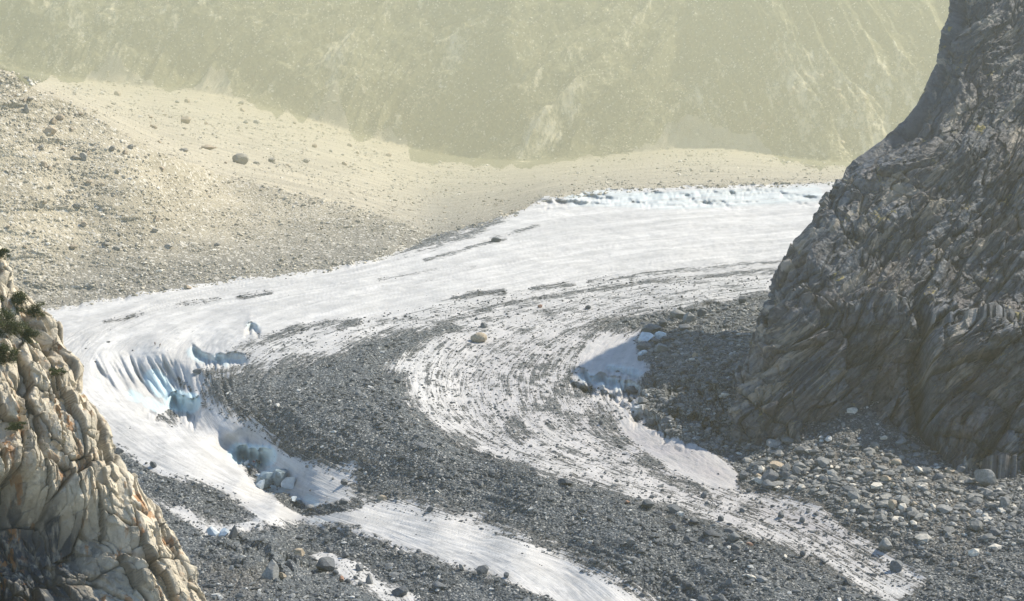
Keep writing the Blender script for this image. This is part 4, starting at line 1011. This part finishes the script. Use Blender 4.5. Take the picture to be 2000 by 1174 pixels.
 (425, 477, 13, 6, 'b_haze', 'round', 'dark boulder alone on the smooth lower scree'),
 (151, 401, 17, 8, 'b_haze', 'round', 'dark boulder in the middle of the left mound'),
 (362, 235, 24, 13, 'b_tan', 'block', 'pale boulder in the far boulder field at the foot of the mountain'),
 (230, 183, 15, 8, 'b_tan', 'block', 'pale boulder farthest back at the left foot of the mountain'),
 (324, 563, 20, 7, 'b_haze', 'wedge', 'dark slab at the far edge of the left ice'),
 (368, 560, 22, 7, 'b_tan', 'wedge', 'pale slab right of the dark slab at the far edge of the ice'),
 (1492, 246, 18, 13, 'b_tan', 'wedge', 'pale triangular outcrop block on the far right mountainside'),
]
for (px, py, w_, h_, m, s, lab) in NAMED: boulder(px, py, w_, h_, m, s, lab)

def group_boulders(n, x0, x1, y0, y1, prob, size, mats, label, group):
    x, y = scatter(n, x0, x1, y0, y1, prob)
    for i in range(n):
        s_ = random.uniform(*size)
        boulder(float(x[i]), float(y[i]), s_, s_ * random.uniform(0.45, 0.7), random.choice(mats), random.choice(('block', 'wedge', 'round', 'block')), label, group)
group_boulders(58, 420, 1700, 640, 1170, lambda x, y: (deb_at(x, y) > 0.8) * (np.abs(poly_at(x, y)) >= 0) * 1.0 if False else (deb_at(x, y) > 0.8) * (y < 640 + 0.42 * (x - 300)) * (y > 700 + 0.30 * (x - 700)) * 1.0,
               (7, 14), ['b_dark', 'b_dark', 'b_grey'], 'small angular dark boulder half sunk in the gravel of the central moraine', 'small boulders in the central moraine')
group_boulders(30, 1480, 1990, 870, 1040, lambda x, y: (deb_at(x, y) > 0.8) * 1.0, (11, 22), ['b_grey', 'b_grey', 'b_dark', 'b_tan'], 'grey angular block in the rockfall heap below the right hand cliff', 'blocks in the rockfall heap')
group_boulders(22, 1260, 1430, 610, 760, lambda x, y: (deb_at(x, y) > 0.8) * 1.0, (9, 18), ['b_grey', 'b_dark', 'b_dark'], 'angular block in the rubble strip between the ice and the right hand cliff', 'blocks in the rubble strip')
group_boulders(16, 620, 1090, 1050, 1170, lambda x, y: (deb_at(x, y) > 0.8) * 1.0, (7, 13), ['b_dark', 'b_grey'], 'small dark boulder on the gravel bank below the white ice tongue', 'small boulders below the ice tongue')
group_boulders(22, 0, 330, 170, 500, lambda x, y: (y > interp(EDGE, x) + 10) * 1.0, (9, 16), ['b_tan', 'b_haze', 'b_tan'], 'pale weathered boulder lying on the hazy scree mound at the left', 'boulders on the scree mound')
group_boulders(26, 150, 760, 185, 330, lambda x, y: (y < interp(EDGE, x) - 4) * (y > interp(FOOT, x) + 8) * 1.0, (7, 14), ['b_haze', 'b_tan', 'b_tan'], 'pale boulder in the far boulder field between the mound and the mountain', 'boulders on the far plain')
group_boulders(14, 1450, 1800, 130, 310, lambda x, y: (y < interp(FOOT, x) - 8) * 1.0, (7, 13), ['b_tan'], 'pale rock sticking out of the far mountainside at upper right', 'pale rocks on the far mountainside')

# ------------------------------------------------------------------ ice blocks
def ice_block(px, py, w_, h_, mat, shape, label, seed):
    me = boulder_mesh(seed, shape); me.name = 'ice_block'; me.materials.append(M[mat])
    g = G_at(px, py + h_ * 0.45); k = m_per_px(g)
    o = link('ice_block', me, None, label=label, cat='ice block')
    o.location = (g[0], g[1], g[2] - 0.2 * h_ * k); o.scale = (w_ * k, w_ * k * 0.7, h_ * k * 1.25); o.rotation_euler = (0, 0, random.uniform(-.4, .4))
    return o
ice_block(1262, 660, 36, 20, 'ice_block', 'shard', 'blue ice pedestal under the wide perched boulder', 901)
ice_block(1290, 658, 24, 14, 'ice_block', 'round', 'rounded white ice hump right of the pedestal', 902)
ice_block(1257, 690, 26, 8, 'ice_block', 'shard', 'low ice foot under the rounded dark boulder', 903)
ice_block(415, 1036, 26, 16, 'ice_block', 'shard', 'white ice block with a rough face beside the left hand cliff', 904)
ice_block(436, 1043, 24, 15, 'ice_block', 'shard', 'pale ice wedge right of the rough white ice block', 905)
ice_block(520, 938, 42, 32, 'ice_dirty', 'shard', 'dark dirty ice pinnacle at the left of the gully bottom', 906)
ice_block(547, 934, 38, 34, 'ice_dirty', 'shard', 'dirty ice block at the middle of the gully bottom', 907)
ice_block(566, 940, 30, 26, 'ice_block', 'shard', 'pale blue ice pinnacle at the right of the gully bottom', 908)
ice_block(508, 944, 26, 18, 'ice_block', 'shard', 'pale blue ice slab at the left foot of the dirty ice', 909)

x, y = scatter(16, 470, 600, 900, 992, lambda x, y: np.abs(y - (905 + (x - 475) * 0.72)) < 9)
for i in range(16):
    g = G_at(x[i], y[i]); k = m_per_px(g); w_ = random.uniform(7, 16)
    o = link('ice_block', boulder_mesh(950 + i, 'shard'), None, label='jagged small ice block lying among stones on the gully floor', cat='ice block', group='small ice blocks on the gully floor')
    o.data.name = 'ice_block'; o.data.materials.append(M[random.choice(('ice_block', 'ice_dirty'))])
    o.location = (g[0], g[1], g[2] - 0.3); o.scale = (w_ * k, w_ * k * 0.8, w_ * k * 0.7); o.rotation_euler = (0, 0, random.uniform(0, 6))

# ------------------------------------------------------------------ people
def skin_mesh(name, verts, edges, radii, mat, parent, loc_off=(0, 0, 0)):
    me = bpy.data.meshes.new(name); me.from_pydata(verts, edges, []); me.materials.append(mat)
    o = bpy.data.objects.new(name, me); C.objects.link(o)
    if parent: o.parent = parent
    md = o.modifiers.new('skin', 'SKIN'); md.use_smooth_shade = True
    sv = me.skin_vertices[0].data
    for i, r_ in enumerate(radii): sv[i].radius = (r_, r_) if not isinstance(r_, tuple) else r_
    sv[0].use_root = True
    sub = o.modifiers.new('sub', 'SUBSURF'); sub.levels = 1; sub.render_levels = 1
    return o

MP = {}
for nm, colr in dict(skin=(0.5, 0.32, 0.24), red_cloth=(0.42, 0.03, 0.05), black_cloth=(0.012, 0.013, 0.018), navy_cloth=(0.03, 0.05, 0.10), olive_cloth=(0.08, 0.085, 0.05), brown_cloth=(0.14, 0.05, 0.04),
                     grey_cloth=(0.10, 0.10, 0.11), pack=(0.05, 0.06, 0.07), helmet=(0.55, 0.3, 0.2)).items():
    MP[nm] = mat_plain(nm, colr, 0.8, 0.15, 30)

def person(px, py, jacket, trousers, label, pose='stand', face=0.0, pack=True, hat='helmet', group=None, jname='jacket'):
    g = G_at(px, py)
    root = bpy.data.objects.new('person', None); C.objects.link(root); root.location = g; root.rotation_euler = (0, 0, face)
    root['label'] = label; root['category'] = 'person'
    if group: root['group'] = group
    # joint layout (metres), figure faces -y
    lean, st, hip = 0.04, 0.12, 0.92
    la, ra = (-0.30, 0.02, 1.0), (0.30, 0.02, 1.0)
    lf, rf = (-0.12, -0.02, 0.05), (0.12, 0.02, 0.05); lk, rk_ = (-0.11, -0.04, 0.48), (0.11, -0.02, 0.48)
    if pose == 'walk': lf, rf = (-0.10, -0.36, 0.06), (0.10, 0.36, 0.08); lk, rk_ = (-0.10, -0.24, 0.50), (0.10, 0.08, 0.47); la, ra = (-0.30, 0.20, 1.02), (0.28, -0.30, 1.05); lean = -0.10
    if pose == 'bend': lf, rf = (-0.20, -0.05, 0.05), (0.20, 0.10, 0.05); lk, rk_ = (-0.18, -0.10, 0.48), (0.18, 0.0, 0.48); lean = -0.38; la, ra = (-0.20, -0.62, 0.72), (0.20, -0.60, 0.70)
    if pose == 'climb': lf, rf = (-0.14, -0.15, 0.05), (0.16, -0.32, 0.42); lk, rk_ = (-0.12, -0.12, 0.50), (0.16, -0.34, 0.80); la, ra = (-0.30, -0.35, 1.55), (0.32, -0.30, 1.20); lean = -0.12
    sh_z = 1.42 - abs(lean) * 0.45 if pose == 'bend' else 1.42
    neck = (0, lean, sh_z + 0.06); head1 = (0, lean * 1.15 - 0.01, sh_z + 0.17); head2 = (0, lean * 1.2 - 0.01, sh_z + 0.29)
    chest = (0, lean * 0.75, sh_z - 0.12); waist = (0, lean * 0.3, 1.08); pel = (0, 0, hip)
    def mid(a, b, off=(0, 0, 0)): return tuple((a[i] + b[i]) / 2 + off[i] for i in range(3))
    ls, rs = (-0.18, lean, sh_z - 0.02), (0.18, lean, sh_z - 0.02)
    le, re = mid(ls, la, (-0.05, 0.05, 0)), mid(rs, ra, (0.05, 0.05, 0))
    V = [pel, waist, chest, neck, head1, head2, ls, le, la, rs, re, ra, (-0.09, 0, hip - 0.04), lk, lf, (0.09, 0, hip - 0.04), rk_, rf,
         (lf[0], lf[1] - 0.17, 0.03 + lf[2] * 0.2), (rf[0], rf[1] - 0.17, rf[2] - 0.02)]
    E = [(0, 1), (1, 2), (2, 3), (3, 4), (4, 5), (2, 6), (6, 7), (7, 8), (2, 9), (9, 10), (10, 11), (0, 12), (12, 13), (13, 14), (0, 15), (15, 16), (16, 17), (14, 18), (17, 19)]
    Rd = [.13, .12, .14, .05, .088, .075, .062, .045, .03, .062, .045, .03, .085, .06, .045, .085, .06, .045, .035, .035]
    # hands: palm, four fingers and a thumb
    for side, wr, el in ((-1, 8, 7), (1, 11, 10)):
        a, b = Vector(V[el]), Vector(V[wr]); d = (b - a).normalized(); c_ = Vector((0, 0, 1)).cross(d)
        c_ = c_.normalized() if c_.length > 0.1 else Vector((0, 1, 0))
        palm = b + d * 0.07; V.append(tuple(palm)); E.append((wr, len(V) - 1)); Rd.append((.035, .02)); pi = len(V) - 1
        for k, L in zip((-1.5, -0.5, 0.5, 1.5), (0.055, 0.07, 0.075, 0.06)):
            q = palm + c_ * k * 0.018 + d * 0.04; V.append(tuple(q)); E.append((pi, len(V) - 1)); Rd.append(.009)
            q2 = q + d * L + Vector((0, -0.02, 0)); V.append(tuple(q2)); E.append((len(V) - 2, len(V) - 1)); Rd.append(.008)
        q = palm + c_ * 0.05 - d * 0.01; V.append(tuple(q)); E.append((pi, len(V) - 1)); Rd.append(.010)
    skin_mesh('body', V, E, Rd, MP['skin'], root)
    jv = [V[0], V[1], V[2], V[3], V[6], V[7], V[8], V[9], V[10], V[11]]
    skin_mesh(jname, jv, [(0, 1), (1, 2), (2, 3), (2, 4), (4, 5), (5, 6), (2, 7), (7, 8), (8, 9)], [.17, .17, .19, .07, .09, .075, .055, .09, .075, .055], MP[jacket], root)
    tv = [V[0], V[12], V[13], V[14], V[15], V[16], V[17]]
    skin_mesh('trousers', tv, [(0, 1), (1, 2), (2, 3), (0, 4), (4, 5), (5, 6)], [.155, .11, .085, .07, .11, .085, .07], MP[trousers], root)
    for i, j in ((14, 18), (17, 19)):
        skin_mesh('boot', [V[i], V[j]], [(0, 1)], [.075, .055], MP['black_cloth'], root)
    hv, hf = ico(1); hv = hv[:] * np.array([.115, .13, .105]) + np.array([0, head2[1], head2[2] + 0.015]); hv = np.where(hv[:, 2:3] < head2[2] - 0.02, np.array([[0, 0, 0]]) + np.concatenate([hv[:, :2], np.full((len(hv), 1), head2[2] - 0.02)], 1), hv)
    o = link(hat, new_mesh(hat, hv, tris=hf), MP['helmet' if hat == 'helmet' else 'black_cloth'], root)
    if pack:
        pv, pf = ico(1); pv = chip(pv * 1.1, np.random.default_rng(3), 6, 0.7, 0.9) * np.array([.17, .13, .27]) + np.array([0, chest[1] + 0.24, chest[2] - 0.08])
        link('backpack', new_mesh('backpack', pv, tris=pf), MP['pack'], root)
    return root
person(303, 676, 'brown_cloth', 'black_cloth', 'person in a dark red jacket standing on the bright ice above the blue hollow', 'stand', 0.5)
person(312, 678, 'olive_cloth', 'grey_cloth', 'person bending forward on the bright ice right of the one in dark red', 'bend', 1.2, pack=False)
person(495, 905, 'red_cloth', 'black_cloth', 'leftmost of two people in red at the bottom of the blue gully', 'stand', 0.3)
person(498, 905.5, 'red_cloth', 'navy_cloth', 'right one of two people in red at the bottom of the blue gully', 'walk', -0.6)
person(502, 904, 'black_cloth', 'black_cloth', 'person in black standing next to the two in red in the gully', 'stand', 2.6)
person(506, 905.5, 'olive_cloth', 'black_cloth', 'person in dark olive walking at the right of the gully group', 'walk', 0.9)
person(510, 900, 'navy_cloth', 'navy_cloth', 'person in dark blue climbing the ice just above the gully group', 'climb', 2.7)

# ------------------------------------------------------------------ shrubs on the left cliff
nL = NT('shrub_leaf', 0.7, 0.2); bn = nL.attr('tone')
M['leaf'] = nL.done(nL.mix(bn, (0.022, 0.038, 0.018), (0.10, 0.115, 0.04)))
M['stem'] = mat_plain('shrub_stem', (0.12, 0.09, 0.06))
PLpx, PLpy = proj(PL_)
def on_left(px, py):
    d = (PLpx - px) ** 2 + (PLpy - py) ** 2
    yy = PL_[..., 1]
    k = np.argsort(d.ravel())[:30]; c = PL_.reshape(-1, 3)[k]
    return c[np.argmin(c[:, 1])]
def shrub(px, py, w_, h_, n, label, seed):
    g = on_left(px, py + h_ * 0.3); k = m_per_px(g); r = np.random.default_rng(seed)
    root = bpy.data.objects.new('shrub', None); C.objects.link(root); root.location = g; root['label'] = label; root['category'] = 'shrub'; root['group'] = 'shrubs on the left hand cliff'
    Wd, Hd = w_ * k * 0.7, h_ * k * 0.5; n = int(n * 1.6)
    nb = 14; cen = r.normal(0, 0.42, (nb, 3)) * np.array([Wd, Wd * 0.5, Hd]) + np.array([0.1, -0.9, Hd * 0.5])
    ci = r.integers(0, nb, n); p = cen[ci] + r.normal(0, 0.2, (n, 3)) * np.array([Wd, Wd * 0.7, Hd * 0.8])
    s_ = r.uniform(0.06, 0.15, n)
    a = r.normal(size=(n, 3)); a /= np.linalg.norm(a, axis=1, keepdims=True); b = np.cross(a, r.normal(size=(n, 3))); b /= np.linalg.norm(b, axis=1, keepdims=True)
    v = np.stack([p - a * s_[:, None], p + b * s_[:, None] * .6, p + a * s_[:, None], p - b * s_[:, None] * .6], 1)
    me = new_mesh('foliage', v.reshape(-1, 3), quads=np.arange(n * 4).reshape(-1, 4), smooth=False)
    fattr(me, 'tone', np.repeat(np.clip(r.uniform(0, 1, nb)[ci] * 0.6 + r.uniform(0, 0.4, n), 0, 1), 4))
    link('foliage', me, M['leaf'], root)
    V = [(0, 0.4, -0.3), (0, 0, 0.1)]; E = [(0, 1)]; Rr = [.07, .06]
    for q in cen[:9]: V.append(tuple(q * 0.5)); E.append((1, len(V) - 1)); Rr.append(.022); V.append(tuple(q)); E.append((len(V) - 2, len(V) - 1)); Rr.append(.010)
    o = skin_mesh('stem', V, E, Rr, M['stem'], root)
for i, (a, b, c, d, e, lab) in enumerate([
    (6, 488, 22, 22, 1500, 'small olive shrub on the very tip of the left hand cliff'), (42, 580, 34, 44, 3600, 'dark green shrub below the tip of the left hand cliff'), (70, 600, 30, 22, 1500, 'low shrub on the outer rim of the left hand cliff'),
    (20, 625, 50, 60, 5200, 'large dark shrub filling the upper hollow of the left hand cliff'), (10, 680, 34, 50, 3600, 'dark shrub at the left edge under the large one'), (55, 650, 34, 34, 2400, 'bushy shrub right of the large one on the left hand cliff'),
    (30, 830, 24, 20, 1300, 'sparse shrub in a crack in the middle of the left hand cliff'), (105, 720, 24, 14, 900, 'thin shrub on a ledge of the left hand cliff')]):
    shrub(a, b, c, d, e, lab, 300 + i)
# grass tufts along ledges of the left cliff
gi = rng.integers(0, PL_.shape[0] * PL_.shape[1], 60000); gp = PL_.reshape(-1, 3)[gi]; gxp, gyp = PLpx.ravel()[gi], PLpy.ravel()[gi]
dz = np.gradient(PL_, axis=0)[..., 2] / (np.linalg.norm(np.gradient(PL_, axis=0), axis=-1) + 1e-9)
mm = (np.abs(dz.ravel()[gi]) < 0.75) & (gyp > 480) & (gyp < 900) & (vnoise(gp[:, 0] / 2.5, gp[:, 2] / 2.5, gp[:, 1] / 2.5, seed=91) > 0.35)
gp = gp[mm][:5000]; n = len(gp)
if n:
    tip = gp + rng.normal(0, 0.12, (n, 3)) + np.array([0, 0, 0.25]); sd2 = rng.normal(0, 0.07, (n, 3))
    v = np.stack([gp - sd2, gp + sd2, tip], 1)
    me = new_mesh('grass', v.reshape(-1, 3), tris=np.arange(n * 3).reshape(-1, 3), smooth=False); fattr(me, 'tone', np.repeat(rng.uniform(0.6, 1, n), 3))
    link('grass', me, M['leaf'], kind='stuff', label='olive grass tufts in the ledges and cracks of the left hand cliff', cat='grass')

# ------------------------------------------------------------------ haze
def box(x0, x1, y0, y1, z0, z1):
    v = [(x, y, z) for x in (x0, x1) for y in (y0, y1) for z in (z0, z1)]
    return v, [(0, 1, 3, 2), (4, 6, 7, 5), (0, 4, 5, 1), (2, 3, 7, 6), (0, 2, 6, 4), (1, 5, 7, 3)]
allz = [POS[..., 2].min(), PR[..., 2].min(), PL_[..., 2].min()]; topz = max(POS[..., 2].max(), PR[..., 2].max(), PL_[..., 2].max(), CAM_H)
v, f = box(POS[..., 0].min() - 40, POS[..., 0].max() + 40, -40, POS[..., 1].max() + 30, min(allz) - 1, topz + 3)
me = bpy.data.meshes.new('haze'); me.from_pydata(v, [], f)
hm = bpy.data.materials.new('haze'); hm.use_nodes = True; hn = hm.node_tree
for nd in list(hn.nodes):
    if nd.type == 'BSDF_PRINCIPLED': hn.nodes.remove(nd)
pv = hn.nodes.new('ShaderNodeVolumePrincipled'); pv.inputs['Density'].default_value = HAZE_DENSITY; pv.inputs['Anisotropy'].default_value = 0.5
pv.inputs['Color'].default_value = HAZE_COLOR + (1,)
hn.links.new(pv.outputs[0], [q for q in hn.nodes if q.type == 'OUTPUT_MATERIAL'][0].inputs['Volume'])
hz = link('haze', me, hm, kind='stuff', label='pale yellow green haze filling the valley air', cat='haze')
print('terrain z', allz, topz, 'objects', len(bpy.data.objects))
